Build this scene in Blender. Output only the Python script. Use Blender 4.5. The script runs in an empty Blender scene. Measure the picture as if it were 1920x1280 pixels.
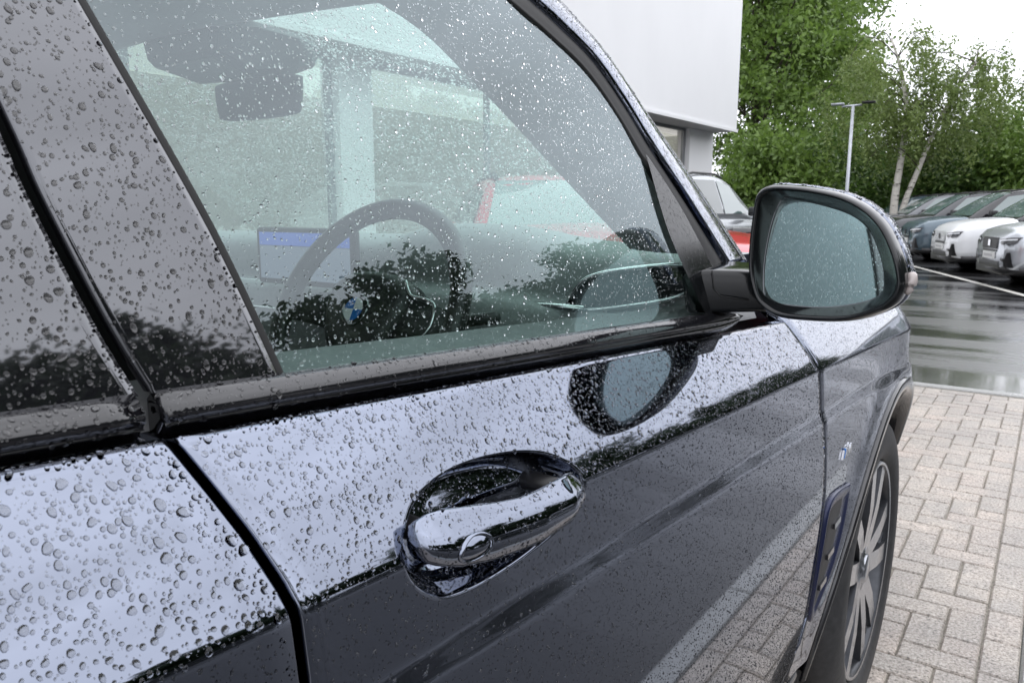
import bpy, bmesh, math, random
import numpy as np
from mathutils import Vector, Matrix
random.seed(7); RNG = np.random.default_rng(11)
SC = bpy.context.scene
COL = SC.collection
PI = math.pi
CAM = np.array([1.219, -1.928, 1.237])

# ------------------------------------------------------------------ camera
cam_d = bpy.data.cameras.new('camera'); cam = bpy.data.objects.new('camera', cam_d); COL.objects.link(cam)
cam.location = CAM
cam.rotation_euler = (math.radians(90 - 9.859), 0, math.radians(34.986))
cam_d.sensor_width = 36; cam_d.lens = 36 * 1450 / 1920
cam_d.clip_start = 0.02; cam_d.clip_end = 2000
cam_d.dof.use_dof = True; cam_d.dof.focus_distance = 0.75; cam_d.dof.aperture_fstop = 26
SC.camera = cam
# ------------------------------------------------------------------ sky, sun, exposure
SUN_EL, SUN_AZ = 52, 60
w = bpy.data.worlds.new('World'); SC.world = w; w.use_nodes = True
nt = w.node_tree; nt.nodes.clear()
def WN(t, **k):
    n = nt.nodes.new(t)
    for a, b in k.items(): setattr(n, a, b)
    return n
tc = WN('ShaderNodeTexCoord')
sky = WN('ShaderNodeTexSky', sky_type='NISHITA'); sky.sun_disc = False
sky.sun_elevation = math.radians(SUN_EL); sky.sun_rotation = math.radians(SUN_AZ)
sep = WN('ShaderNodeSeparateXYZ'); nt.links.new(tc.outputs['Generated'], sep.inputs[0])
mz = WN('ShaderNodeMapRange'); mz.inputs[1].default_value = 0; mz.inputs[2].default_value = 1
mz.inputs[3].default_value = 18.5; mz.inputs[4].default_value = 25.0
nt.links.new(sep.outputs['Z'], mz.inputs[0])
mp = WN('ShaderNodeMapping'); mp.inputs['Scale'].default_value = (1, 1, 3.0); nt.links.new(tc.outputs['Generated'], mp.inputs[0])
nz = WN('ShaderNodeTexNoise'); nz.inputs['Scale'].default_value = 2.3; nz.inputs['Detail'].default_value = 4
nt.links.new(mp.outputs[0], nz.inputs[0])
nr = WN('ShaderNodeMapRange'); nr.inputs[1].default_value = .3; nr.inputs[2].default_value = .7
nr.inputs[3].default_value = .84; nr.inputs[4].default_value = 1.14; nt.links.new(nz.outputs[0], nr.inputs[0])
mul = WN('ShaderNodeMath', operation='MULTIPLY'); nt.links.new(mz.outputs[0], mul.inputs[0]); nt.links.new(nr.outputs[0], mul.inputs[1])
cl = WN('ShaderNodeVectorMath', operation='SCALE'); cl.inputs[0].default_value = (.965, .98, 1.045)
nt.links.new(mul.outputs[0], cl.inputs['Scale'])
mx = WN('ShaderNodeMixRGB'); mx.inputs[0].default_value = .94
nt.links.new(sky.outputs[0], mx.inputs[1]); nt.links.new(cl.outputs[0], mx.inputs[2])
bg = WN('ShaderNodeBackground'); bg.inputs['Strength'].default_value = .1
nt.links.new(mx.outputs[0], bg.inputs['Color'])
wo = WN('ShaderNodeOutputWorld'); nt.links.new(bg.outputs[0], wo.inputs[0])
sun_d = bpy.data.lights.new('sun', 'SUN'); sun_d.energy = .5; sun_d.angle = math.radians(150); sun_d.color = (1, .97, .93)
sun = bpy.data.objects.new('sun', sun_d); COL.objects.link(sun)
sd = Vector((math.sin(math.radians(SUN_AZ)) * math.cos(math.radians(SUN_EL)), math.cos(math.radians(SUN_AZ)) * math.cos(math.radians(SUN_EL)), math.sin(math.radians(SUN_EL))))
sun.rotation_euler = sd.to_track_quat('Z', 'Y').to_euler()
SC.view_settings.view_transform = 'Standard'; SC.view_settings.look = 'None'
SC.view_settings.exposure = 0; SC.view_settings.gamma = 1
SC.cycles.max_bounces = 14; SC.cycles.transmission_bounces = 10; SC.cycles.transparent_max_bounces = 16
SC.cycles.glossy_bounces = 6; SC.cycles.diffuse_bounces = 3
SC.cycles.sample_clamp_indirect = 6.0
SC.cycles.use_denoising = True
try: SC.cycles.denoiser = 'OPENIMAGEDENOISE'; SC.cycles.denoising_input_passes = 'RGB_ALBEDO_NORMAL'
except Exception: pass

# ------------------------------------------------------------------ materials
MATS = {}
class MB:
    def __init__(s, name):
        s.m = bpy.data.materials.new(name); s.m.use_nodes = True; s.t = s.m.node_tree
        s.b = s.t.nodes['Principled BSDF']; s.o = s.t.nodes['Material Output']; MATS[name] = s.m
    def n(s, t, **k):
        n = s.t.nodes.new(t)
        for a, b in k.items():
            if a.startswith('i_'): n.inputs[a[2:].replace('_', ' ')].default_value = b
            else: setattr(n, a, b)
        return n
    def l(s, a, b): s.t.links.new(a, b)
    def coord(s, scale=(1, 1, 1), kind='Object'):
        c = s.n('ShaderNodeTexCoord'); m = s.n('ShaderNodeMapping'); m.inputs['Scale'].default_value = scale
        s.l(c.outputs[kind], m.inputs[0]); return m.outputs[0]
    def noise(s, vec, scale, detail=3, rough=.5):
        n = s.n('ShaderNodeTexNoise'); n.inputs['Scale'].default_value = scale; n.inputs['Detail'].default_value = detail
        n.inputs['Roughness'].default_value = rough
        if vec is not None: s.l(vec, n.inputs[0])
        return n.outputs[0]
    def ramp(s, f, stops):
        r = s.n('ShaderNodeValToRGB'); s.l(f, r.inputs[0]); e = r.color_ramp.elements
        while len(e) < len(stops): e.new(.5)
        for q, (p, c) in zip(e, stops): q.position = p; q.color = (*c, 1) if len(c) == 3 else c
        return r.outputs[0]
    def bump(s, h, strength=.2, dist=.01):
        b = s.n('ShaderNodeBump'); b.inputs['Strength'].default_value = strength; b.inputs['Distance'].default_value = dist
        s.l(h, b.inputs['Height']); s.l(b.outputs[0], s.b.inputs['Normal']); return b
def P(name, col, rough=.5, metal=0., spec=None, coat=0., coat_ior=1.5, ior=None, noise=0., nscale=20, bump=0.):
    m = MB(name); b = m.b
    b.inputs['Base Color'].default_value = (*col, 1); b.inputs['Roughness'].default_value = rough
    b.inputs['Metallic'].default_value = metal
    if ior: b.inputs['IOR'].default_value = ior
    if coat: b.inputs['Coat Weight'].default_value = coat; b.inputs['Coat IOR'].default_value = coat_ior; b.inputs['Coat Roughness'].default_value = .02
    if noise or bump:
        v = m.coord(); f = m.noise(v, nscale, 4, .6)
        if noise:
            lo = tuple(c * (1 - noise) for c in col); hi = tuple(min(1, c * (1 + noise)) for c in col)
            m.l(m.ramp(f, [(.25, lo), (.75, hi)]), b.inputs['Base Color'])
        if bump: m.bump(f, bump, .01)
    return m.m
# car body: dark blue-black metallic lacquer
def paint(name, col, rough=.035):
    m = MB(name); m.b.inputs['Metallic'].default_value = 1; m.b.inputs['Roughness'].default_value = rough
    v = m.coord((1, 1, 1)); f = m.noise(v, 3, 2)
    c2 = tuple(c * .93 for c in col)
    m.l(m.ramp(f, [(.3, c2), (.7, col)]), m.b.inputs['Base Color'])
    return m.m
PAINT = paint('body_paint', (.225, .247, .305))
WETPAINT = paint('wetted_paint', (.165, .18, .218))
WETBLACK = P('wetted_black', (.012, .012, .014), .05, ior=1.7)
GLOSS = P('gloss_black', (.008, .008, .01), .03, ior=2.2)
GLOSS.node_tree.nodes['Principled BSDF'].inputs['Specular Tint'].default_value = (.93, .95, 1, 1)
SATIN = P('satin_black', (.008, .009, .010), .13, ior=1.42, noise=.2, nscale=30)
GLOSS2 = P('gloss_black_trim', (.01, .01, .012), .07, ior=1.7, noise=.3, nscale=6)
BLACK = P('black_plastic', (.012, .012, .013), .45, noise=.3, nscale=60)
RUBBER = P('rubber', (.012, .012, .012), .7, noise=.3, nscale=90)
TYRE = P('tyre_rubber', (.03, .03, .031), .55, noise=.35, nscale=60, bump=.1)
CHROME = P('chrome', (.75, .76, .78), .08, 1)
ALLOY = P('alloy_face', (.46, .475, .51), .22, 1, noise=.1, nscale=40)
ALLOYD = P('alloy_dark', (.06, .063, .07), .35, .7, noise=.2, nscale=40)
BLUEP = P('vent_blue', (.012, .018, .06), .25, .2, ior=1.5)
AMBER = P('signal_lens', (.45, .40, .38), .12, ior=1.6)
INT_D = P('cabin_dark', (.035, .036, .038), .5, noise=.2, nscale=80, bump=.05)
INT_M = P('cabin_grey', (.16, .165, .17), .6, noise=.15, nscale=80, bump=.05)
INT_G = P('cabin_dash', (.30, .315, .32), .55, noise=.12, nscale=90, bump=.05)
INT_L = P('cabin_pale', (.42, .43, .43), .7, noise=.08, nscale=50)
LEATHER = P('cabin_leather', (.02, .02, .021), .42, noise=.2, nscale=120, bump=.1)
SILV = P('cabin_silver', (.7, .71, .72), .25, 1)
def lit(name, c, e):
    m = MB(name); m.b.inputs['Base Color'].default_value = (.05, .05, .06, 1); m.b.inputs['Emission Color'].default_value = (*c, 1); m.b.inputs['Emission Strength'].default_value = e; m.b.inputs['Roughness'].default_value = .15; return m.m
SCREEN = lit('screen', (.50, .57, .75), .26); SCREEN2 = lit('screen_blue', (.12, .22, .8), .45)
ROUND_B = P('roundel_blue', (.01, .16, .55), .3); ROUND_W = P('roundel_white', (.85, .86, .87), .3)
TAN = P('cabin_brown', (.13, .035, .022), .55, noise=.2, nscale=90)
WHITEP = P('badge_white', (.8, .8, .82), .2, .6)
def glass(name, tint, f0=.085, gain=1.0, refl=(1, 1, 1)):
    m = MB(name); m.t.nodes.remove(m.b)
    lw = m.n('ShaderNodeLayerWeight'); lw.inputs[0].default_value = .5
    pw = m.n('ShaderNodeMath', operation='POWER'); m.l(lw.outputs['Facing'], pw.inputs[0]); pw.inputs[1].default_value = 4.5
    mr = m.n('ShaderNodeMapRange'); mr.inputs[3].default_value = f0; mr.inputs[4].default_value = gain; m.l(pw.outputs[0], mr.inputs[0])
    tr = m.n('ShaderNodeBsdfTransparent'); tr.inputs[0].default_value = (*tint, 1)
    gl = m.n('ShaderNodeBsdfGlossy'); gl.inputs['Roughness'].default_value = 0; gl.inputs['Color'].default_value = (*refl, 1)
    mi = m.n('ShaderNodeMixShader'); m.l(mr.outputs[0], mi.inputs[0]); m.l(tr.outputs[0], mi.inputs[1]); m.l(gl.outputs[0], mi.inputs[2])
    m.l(mi.outputs[0], m.o.inputs[0]); return m.m
GLASS = glass('side_glass', (.74, .88, .84), .125, 1, (.84, .955, 1))
WGLASS = glass('windscreen_glass', (.70, .84, .79), .06)
CGLASS = glass('car_window_glass', (.16, .19, .19), .10)
BGLASS = glass('building_glass', (.86, .86, .86), .14)
m = MB('mirror_glass'); m.b.inputs['Base Color'].default_value = (.29, .365, .36, 1); m.b.inputs['Metallic'].default_value = 1; m.b.inputs['Roughness'].default_value = .02
MIRROR = m.m
m = MB('water_drop'); m.t.nodes.remove(m.b); g = m.n('ShaderNodeBsdfGlass'); g.inputs['IOR'].default_value = 1.33; g.inputs['Roughness'].default_value = 0
m.l(g.outputs[0], m.o.inputs[0]); WATER = m.m
# ground
m = MB('paver_concrete'); v = m.coord()
oi = m.n('ShaderNodeObjectInfo'); ad = m.n('ShaderNodeVectorMath', operation='ADD'); m.l(v, ad.inputs[0])
sc_ = m.n('ShaderNodeVectorMath', operation='SCALE'); sc_.inputs[0].default_value = (7, 5, 3); m.l(oi.outputs['Random'], sc_.inputs['Scale']); m.l(sc_.outputs[0], ad.inputs[1])
f1 = m.noise(ad.outputs[0], 125, 3, .75); f2 = m.noise(ad.outputs[0], 9, 3); 
c1 = m.ramp(f1, [(.33, (.085, .08, .07)), (.46, (.36, .34, .31)), (.58, (.48, .46, .43)), (.70, (.72, .71, .68))])
c2 = m.ramp(f2, [(.3, (.80, .78, .77)), (.7, (1.06, 1.02, 1.0))])
rr = m.ramp(oi.outputs['Random'], [(0, (.90, .88, .86)), (.5, (1, .98, .95)), (1, (1.03, .975, .94))])
x1 = m.n('ShaderNodeMixRGB', blend_type='MULTIPLY'); x1.inputs[0].default_value = 1; m.l(c1, x1.inputs[1]); m.l(c2, x1.inputs[2])
x2 = m.n('ShaderNodeMixRGB', blend_type='MULTIPLY'); x2.inputs[0].default_value = 1; m.l(x1.outputs[0], x2.inputs[1]); m.l(rr, x2.inputs[2])
gp = m.n('ShaderNodeNewGeometry'); f4 = m.noise(gp.outputs['Position'], 1.7, 5, .65)
x3 = m.n('ShaderNodeMixRGB', blend_type='MULTIPLY'); x3.inputs[0].default_value = 1; m.l(x2.outputs[0], x3.inputs[1]); m.l(m.ramp(f4, [(.35, (.74, .74, .75)), (.6, (1.0, .99, .97))]), x3.inputs[2])
m.l(x3.outputs[0], m.b.inputs['Base Color']); m.bump(f1, .35, .004)
m.l(m.ramp(f2, [(.3, (.28,) * 3), (.7, (.5,) * 3)]), m.b.inputs['Roughness']); PAVER = m.m
JOINT = P('joint_sand', (.24, .225, .19), .9, noise=.5, nscale=60, bump=.3)
m = MB('kerb_concrete'); v = m.coord(); f = m.noise(v, 120, 4, .7); f2 = m.noise(v, 6, 3)
m.l(m.ramp(f, [(.3, (.17, .17, .16)), (.6, (.30, .305, .295)), (.8, (.42, .42, .40))]), m.b.inputs['Base Color']); m.bump(f, .2, .003)
m.l(m.ramp(f2, [(.3, (.25,) * 3), (.7, (.5,) * 3)]), m.b.inputs['Roughness']); KERB = m.m
m = MB('wet_asphalt'); v = m.coord(); f = m.noise(v, 90, 3, .7); vs = m.coord((.10, .8, 1)); f2 = m.noise(vs, 1.5, 5, .6); f3 = m.noise(v, .5, 3)
m.l(m.ramp(f, [(.3, (.008, .008, .0085)), (.7, (.028, .028, .029))]), m.b.inputs['Base Color']); m.l(m.ramp(f2, [(.42, (.07,) * 3), (.54, (.30,) * 3)]), m.b.inputs['Coat Roughness'])
m.l(m.ramp(f2, [(.43, (.04,) * 3), (.53, (.30,) * 3)]), m.b.inputs['Roughness'])
mm = m.n('ShaderNodeMath', operation='MULTIPLY_ADD'); m.l(f2, mm.inputs[0]); mm.inputs[1].default_value = 2.5; m.l(f, mm.inputs[2])
m.bump(mm.outputs[0], .16, .012); m.b.inputs['IOR'].default_value = 1.35; m.b.inputs['Specular IOR Level'].default_value = .1; m.b.inputs['Coat Weight'].default_value = 1; m.b.inputs['Coat IOR'].default_value = 1.38; m.b.inputs['Coat Roughness'].default_value = .16; ASPHALT = m.m
LINE = P('road_paint', (.62, .61, .56), .35, noise=.25, nscale=8)
MOSS = P('moss', (.05, .09, .02), .8, noise=.4, nscale=40)
# buildings
m = MB('white_render'); v = m.coord((1, 1, .6)); f = m.noise(v, .7, 5, .6)
m.l(m.ramp(f, [(.3, (.785, .79, .795)), (.7, (.82, .825, .83))]), m.b.inputs['Base Color']); m.b.inputs['Roughness'].default_value = .55; WALLW = m.m
FRAME = P('window_frame_grey', (.22, .23, .24), .4, .3)
SOFFIT = P('soffit_grey', (.5, .5, .5), .6)
m = MB('ceiling_glow'); m.b.inputs['Base Color'].default_value = (.8, .8, .78, 1); m.b.inputs['Emission Color'].default_value = (1, .97, .92, 1); m.b.inputs['Emission Strength'].default_value = .75; CEIL_GLOW = m.m  # emissive ceiling surface, no lamp fittings behind it
WARM = P('showroom_wall', (.80, .77, .70), .7, noise=.1, nscale=3)
SHOWF = P('showroom_floor', (.35, .34, .33), .3)
STEEL = P('galvanised', (.42, .44, .47), .4, .6, noise=.15, nscale=10)
# vegetation
def leaf(name, a, b):
    m = MB(name); gi = m.n('ShaderNodeNewGeometry'); cn = m.noise(m.coord(), .9, 2, .6)
    mxx = m.n('ShaderNodeMath', operation='MULTIPLY_ADD'); m.l(gi.outputs['Random Per Island'], mxx.inputs[0]); mxx.inputs[1].default_value = .45
    cr = m.n('ShaderNodeMapRange'); m.l(cn, cr.inputs[0]); cr.inputs[1].default_value = .32; cr.inputs[2].default_value = .68; cr.inputs[3].default_value = 0; cr.inputs[4].default_value = .55
    m.l(cr.outputs[0], mxx.inputs[2]); gr_ = mxx.outputs[0]
    m.l(m.ramp(gr_, [(0, a), (1, b)]), m.b.inputs['Base Color'])
    m.b.inputs['Roughness'].default_value = .45
    tl = m.n('ShaderNodeBsdfTranslucent'); m.l(m.ramp(gr_, [(0, tuple(c * 1.3 for c in a)), (1, tuple(c * 1.3 for c in b))]), tl.inputs[0])
    mi = m.n('ShaderNodeMixShader'); mi.inputs[0].default_value = .35; m.l(m.b.outputs[0], mi.inputs[1]); m.l(tl.outputs[0], mi.inputs[2])
    m.l(mi.outputs[0], m.o.inputs[0]); return m.m
LEAF_A = leaf('leaf_fresh', (.075, .135, .025), (.19, .29, .06))
LEAF_B = leaf('leaf_birch', (.10, .15, .04), (.23, .30, .09))
LEAF_D = leaf('leaf_row_darkened', (.014, .028, .010), (.036, .062, .02))  # foliage darkened in colour so the tree row reflects almost black
LEAF_C = leaf('leaf_dark', (.04, .085, .018), (.11, .19, .04))
BARK = P('bark_brown', (.055, .042, .032), .85, noise=.5, nscale=12, bump=.4)
m = MB('bark_birch'); v = m.coord((1, 1, 4)); f = m.noise(v, 2.2, 4, .7)
m.l(m.ramp(f, [(.36, (.07, .06, .05)), (.44, (.55, .52, .47)), (.8, (.68, .65, .6))]), m.b.inputs['Base Color']); m.b.inputs['Roughness'].default_value = .8; BIRCHB = m.m

# ------------------------------------------------------------------ helpers
def link(o, parent=None, label=None, cat=None, group=None, kind=None):
    COL.objects.link(o)
    if parent: o.parent = parent
    if label: o['label'] = label
    if cat: o['category'] = cat
    if group: o['group'] = group
    if kind: o['kind'] = kind
    return o
def empty(name, loc=(0, 0, 0), rz=0, **k):
    o = bpy.data.objects.new(name, None); o.location = loc; o.rotation_euler = (0, 0, rz); o.empty_display_size = .1
    return link(o, **k)
def mk(name, V, F, mat, parent=None, smooth=True, mats=None, fm=None, **k):
    me = bpy.data.meshes.new(name); me.from_pydata([tuple(map(float, v)) for v in V], [], [tuple(map(int, f)) for f in F])
    for q in (mats or [mat]): me.materials.append(q)
    if fm: me.polygons.foreach_set('material_index', fm)
    me.polygons.foreach_set('use_smooth', [bool(smooth)] * len(me.polygons)); me.update()
    o = bpy.data.objects.new(name, me); return link(o, parent, **k)
def grid(A, flip=False, closed_u=False):
    """A[rows][cols] of points -> verts, faces"""
    A = np.asarray(A, float); r, c = A.shape[:2]; V = A.reshape(-1, 3); F = []
    for i in range(r - 1):
        for j in range(c if closed_u else c - 1):
            k = (j + 1) % c
            q = [i * c + j, i * c + k, (i + 1) * c + k, (i + 1) * c + j]
            F.append(q[::-1] if flip else q)
    return V, F
def loft(rings, cap0=True, cap1=True, flip=False):
    V, F = grid(rings, flip, True); n = len(rings[0]); m = len(rings)
    if cap0: F.append(list(range(n))[::(1 if flip else -1)])
    if cap1: F.append([(m - 1) * n + i for i in range(n)][::(-1 if flip else 1)])
    return V, F
def join(parts):
    V = []; F = []
    for v, f in parts:
        o = len(V); V += [tuple(q) for q in v]; F += [[i + o for i in g] for g in f]
    return V, F
def boxg(x0, x1, y0, y1, z0, z1):
    V = [(x0, y0, z0), (x1, y0, z0), (x1, y1, z0), (x0, y1, z0), (x0, y0, z1), (x1, y0, z1), (x1, y1, z1), (x0, y1, z1)]
    return V, [(0, 3, 2, 1), (4, 5, 6, 7), (0, 1, 5, 4), (1, 2, 6, 5), (2, 3, 7, 6), (3, 0, 4, 7)]
def rbox(name, x0, x1, y0, y1, z0, z1, mat, parent=None, r=.01, seg=2, **k):
    bm = bmesh.new(); V, F = boxg(x0, x1, y0, y1, z0, z1); vs = [bm.verts.new(v) for v in V]
    for f in F: bm.faces.new([vs[i] for i in f])
    bmesh.ops.bevel(bm, geom=bm.edges[:], offset=r, segments=seg, affect='EDGES', profile=.5)
    me = bpy.data.meshes.new(name); bm.to_mesh(me); bm.free(); me.materials.append(mat)
    me.polygons.foreach_set('use_smooth', [seg > 1] * len(me.polygons))
    o = bpy.data.objects.new(name, me); return link(o, parent, **k)
def tubeg(path, rad, n=8, cap=True):
    path = np.asarray(path, float); rings = []
    rad = np.broadcast_to(np.asarray(rad, float), (len(path),))
    up = np.array([.31, .17, .93])
    for i, p in enumerate(path):
        t = path[min(i + 1, len(path) - 1)] - path[max(i - 1, 0)]; t /= np.linalg.norm(t) + 1e-9
        a = np.cross(t, up); a /= np.linalg.norm(a) + 1e-9; b = np.cross(t, a)
        rings.append([p + rad[i] * (math.cos(q) * a + math.sin(q) * b) for q in np.linspace(0, 2 * PI, n, endpoint=False)])
    return loft(rings, cap, cap, True)
def prismg(poly, dirv):
    """closed polygon (3D) extruded by dirv"""
    n = len(poly); V = [tuple(p) for p in poly] + [tuple(np.add(p, dirv)) for p in poly]
    F = [list(range(n))[::-1], [n + i for i in range(n)]] + [[i, (i + 1) % n, n + (i + 1) % n, n + i] for i in range(n)]
    return V, F
def fixn(o):
    bm = bmesh.new(); bm.from_mesh(o.data); bmesh.ops.recalc_face_normals(bm, faces=bm.faces); bm.to_mesh(o.data); bm.free(); return o
def interp(tab):
    a = np.array(sorted(tab)); return lambda z: np.interp(z, a[:, 0], a[:, 1])
def smoothcurve(pts, n):
    """Catmull-Rom through points -> n samples"""
    p = np.asarray(pts, float); k = len(p); out = []
    for t in np.linspace(0, k - 1, n):
        i = min(int(t), k - 2); f = t - i
        p0, p1, p2, p3 = p[max(i - 1, 0)], p[i], p[i + 1], p[min(i + 2, k - 1)]
        out.append(.5 * ((2 * p1) + (-p0 + p2) * f + (2 * p0 - 5 * p1 + 4 * p2 - p3) * f * f + (-p0 + 3 * p1 - 3 * p2 + p3) * f ** 3))
    return np.array(out)
def closedcurve(pts, n):
    p = np.asarray(pts, float); k = len(p); out = []
    for t in np.linspace(0, k, n, endpoint=False):
        i = int(t); f = t - i; p0, p1, p2, p3 = p[(i - 1) % k], p[i % k], p[(i + 1) % k], p[(i + 2) % k]
        out.append(.5 * ((2 * p1) + (-p0 + p2) * f + (2 * p0 - 5 * p1 + 4 * p2 - p3) * f * f + (-p0 + 3 * p1 - 3 * p2 + p3) * f ** 3))
    return np.array(out)

# ------------------------------------------------------------------ ground
YK = 4.07                      # front edge of the paved bay
ground = mk('ground', [(-300, -300, -.03), (300, -300, -.03), (300, 500, -.03), (-300, 500, -.03)], [(0, 1, 2, 3)], ASPHALT, smooth=False, kind='structure')
pave = mk('pavement', *boxg(-5.4, 1.249, -3.5, YK, -.08, -.0075), JOINT, smooth=False, kind='structure')
def paver_mesh(sx, sy):
    g = .0022; c = .0045; z = [-.04, -.0045, 0]; hx, hy = sx / 2 - g, sy / 2 - g
    R = lambda a, b, zz: [(-a, -b, zz), (a, -b, zz), (a, b, zz), (-a, b, zz)]
    V = R(hx, hy, z[0]) + R(hx, hy, z[1]) + R(hx - c, hy - c, z[2])
    F = [(8, 9, 10, 11)] + [(o + i, o + (i + 1) % 4, o + 4 + (i + 1) % 4, o + 4 + i) for o in (0, 4) for i in range(4)]
    me = bpy.data.meshes.new('paver'); me.from_pydata(V, [], F); me.materials.append(PAVER); return me, V, F
MOD = .0975; BX = 1.154; BY = .51 - 4 * 12 * MOD
PM = {k: paver_mesh(*k) for k in ((2 * MOD, MOD), (MOD, 2 * MOD), (MOD, MOD), (.095, .198))}
stuffV = []; stuffF = []; npav = 0
def put_paver(cx, cy, key):
    global npav
    me, V, F = PM[key]
    dz = random.uniform(-.002, .0015)
    if (cx > .36 and cy > -.25) or (cx > .93 and cy > -1.5):
        o = bpy.data.objects.new('paver', me); o.location = (cx, cy, dz)
        o.rotation_euler = (random.gauss(0, .006), random.gauss(0, .006), random.gauss(0, .004)); link(o, pave); npav += 1
    else:
        b = len(stuffV); stuffV.extend((v[0] + cx, v[1] + cy, v[2] + dz) for v in V); stuffF.extend([i + b for i in f] for f in F)
for j in range(0, 200):
    y = BY + j * MOD
    if y < -3.4 or y + MOD > YK - .002: continue
    for i in range(-66, 0):
        x = BX + i * MOD; k = (i - j) % 4
        if k == 0:
            if i == -1: put_paver(x + MOD / 2, y + MOD / 2, (MOD, MOD))
            else: put_paver(x + MOD, y + MOD / 2, (2 * MOD, MOD))
        elif k == 3:
            if y + 2 * MOD > YK - .002: put_paver(x + MOD / 2, y + MOD / 2, (MOD, MOD))
            else: put_paver(x + MOD / 2, y + MOD, (MOD, 2 * MOD))
        elif k == 1 and i == -66: put_paver(x + MOD / 2, y + MOD / 2, (MOD, MOD))
        elif k == 2 and y - MOD < -3.4: put_paver(x + MOD / 2, y + MOD / 2, (MOD, MOD))
for j in range(38):
    y = -3.4 + j * .198
    if y + .198 < YK: put_paver(BX + .0475, y + .099, (.095, .198))
mk('pavers', stuffV, stuffF, PAVER, pave, smooth=False, kind='stuff')
# concrete edging along the right and the front of the bay
kerb = mk('kerb', *boxg(1.255, 1.345, -3.5, YK + .10, -.3, -.02), KERB, smooth=False, kind='structure')
for j in range(8):
    y = -3.5 + j * .96; rbox('kerb_stone', 1.251, 1.352, y + .002, min(y + .957, YK + .108), -.2, .002 + random.uniform(-.002, .002), KERB, kerb, .008, 1)
for j in range(7):
    x = 1.249 - j * .96; rbox('kerb_stone', x - .957, x - .002, YK + .002, YK + .105, -.2, .002 + random.uniform(-.002, .002), KERB, kerb, .008, 1)
# painted line in front of the parked row
L0, L1 = np.array([-1.58, 17.54]), np.array([.9, 11.51]); ld = (L0 - L1) / np.linalg.norm(L0 - L1); ln = np.array([-ld[1], ld[0]])
a, b = L1 - ld * 9, L1 + ld * 40
mk('parking_line', [(*(a - ln * .06), -.026), (*(a + ln * .06), -.026), (*(b + ln * .06), -.026), (*(b - ln * .06), -.026)], [(0, 1, 2, 3)], LINE, smooth=False, kind='structure')

# ------------------------------------------------------------------ building
BF = -6.0; BE = 18.72; RC = -6.62      # fascia plane, end wall, recessed shop front
bld = empty('showroom_building', (BF, 8, -.03), label='white rendered showroom building with overhanging upper storey and glazed ground floor', cat='building')
def bp(name, g, mat, smooth=False, parent=bld): 
    V, F = g; return mk(name, [(v[0] - BF, v[1] - 8, v[2] + .03) for v in V], F, mat, parent, smooth)
up = bp('upper_wall', boxg(-20, BF, -22, BE, 3.24, 9.5), WALLW)
for k in range(6):
    yy = BE - .03 - k * 6.2
    if k > 1: bp('panel_joint', boxg(BF - .01, BF + .002, yy, yy + .012, 3.25, 9.4), SOFFIT, parent=up)
bp('drip_edge', boxg(BF - .02, BF + .03, -22, BE + .03, 3.17, 3.239), WALLW)
bp('soffit', boxg(-20, BF - .021, -22, BE - .01, 3.19, 3.238), SOFFIT)
def pier(y0, y1): bp('pier', boxg(RC - .35, RC, y0, y1, -.05, 3.189), WALLW)
pier(17.1, BE - .02); pier(5.35, 5.95); pier(-9.0, -8.4)
bp('end_wall', boxg(-20, RC - .351, BE - .4, BE - .03, -.05, 3.189), WALLW)
def bay(y0, y1, n):
    z0, z1 = .12, 3.12
    bp('threshold', boxg(RC - .3, RC - .05, y0, y1, -.05, z0), FRAME)
    fr = bp('window_frame', join([boxg(RC - .2, RC - .12, y0, y1, z1, 3.188), boxg(RC - .2, RC - .12, y0, y1, z0, z0 + .07)]), FRAME)
    for i in range(n + 1):
        y = y0 + (y1 - y0 - .08) * i / n; bp('mullion', boxg(RC - .199, RC - .121, y, y + .08, z0 + .071, z1 - .001), FRAME)
    for i in range(n):
        a_ = y0 + (y1 - y0 - .08) * i / n + .081; b_ = y0 + (y1 - y0 - .08) * (i + 1) / n - .001
        bp('pane', boxg(RC - .165, RC - .158, a_, b_, z0 + .071, z1 - .001), BGLASS)
bay(5.96, 17.09, 4); bay(-8.39, 5.34, 5)
bp('showroom_floor', boxg(-19, RC - .36, -15, BE - .45, -.05, .02), SHOWF)
bp('back_wall', boxg(-9.7, -9.6, -15, BE - .45, .03, 3.11), WARM)
bp('glowing_ceiling', boxg(-9.7, RC - .36, -15, BE - .45, 3.12, 3.18), CEIL_GLOW)  # whole ceiling glows, added to brighten the interior behind the glass

# ------------------------------------------------------------------ lamp post
def at(px, depth, z=0):   # a world position given bearing (deg, left of +Y) and distance
    a = math.radians(px); return (CAM[0] - depth * math.sin(a), CAM[1] + depth * math.cos(a), z)
lx, ly, _ = at(11.95, 24)
lamp = empty('street_lamp', (lx, ly, -.03), label='grey twin-headed car park lamp post before the trees', cat='lamp')
V, F = tubeg([(0, 0, 0), (0, 0, 1.0), (0, 0, 4.0)], [.055, .048, .042], 12); mk('pole', V, F, STEEL, lamp)
mk('cross_arm', *tubeg([(-.28, -.05, 4.0), (.22, .04, 4.02)], .028, 8), STEEL, lamp)
for s in (-1, 1):
    hd = [(s * .22, 0, 4.02), (s * .34, 0, 4.08), (s * .62, 0, 4.13)]
    mk('lamp_head', *join([boxg(min(s * .24, s * .56), max(s * .24, s * .56), -.1, .1, 4.045, 4.10)]), BLACK if s > 0 else STEEL, lamp)

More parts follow.
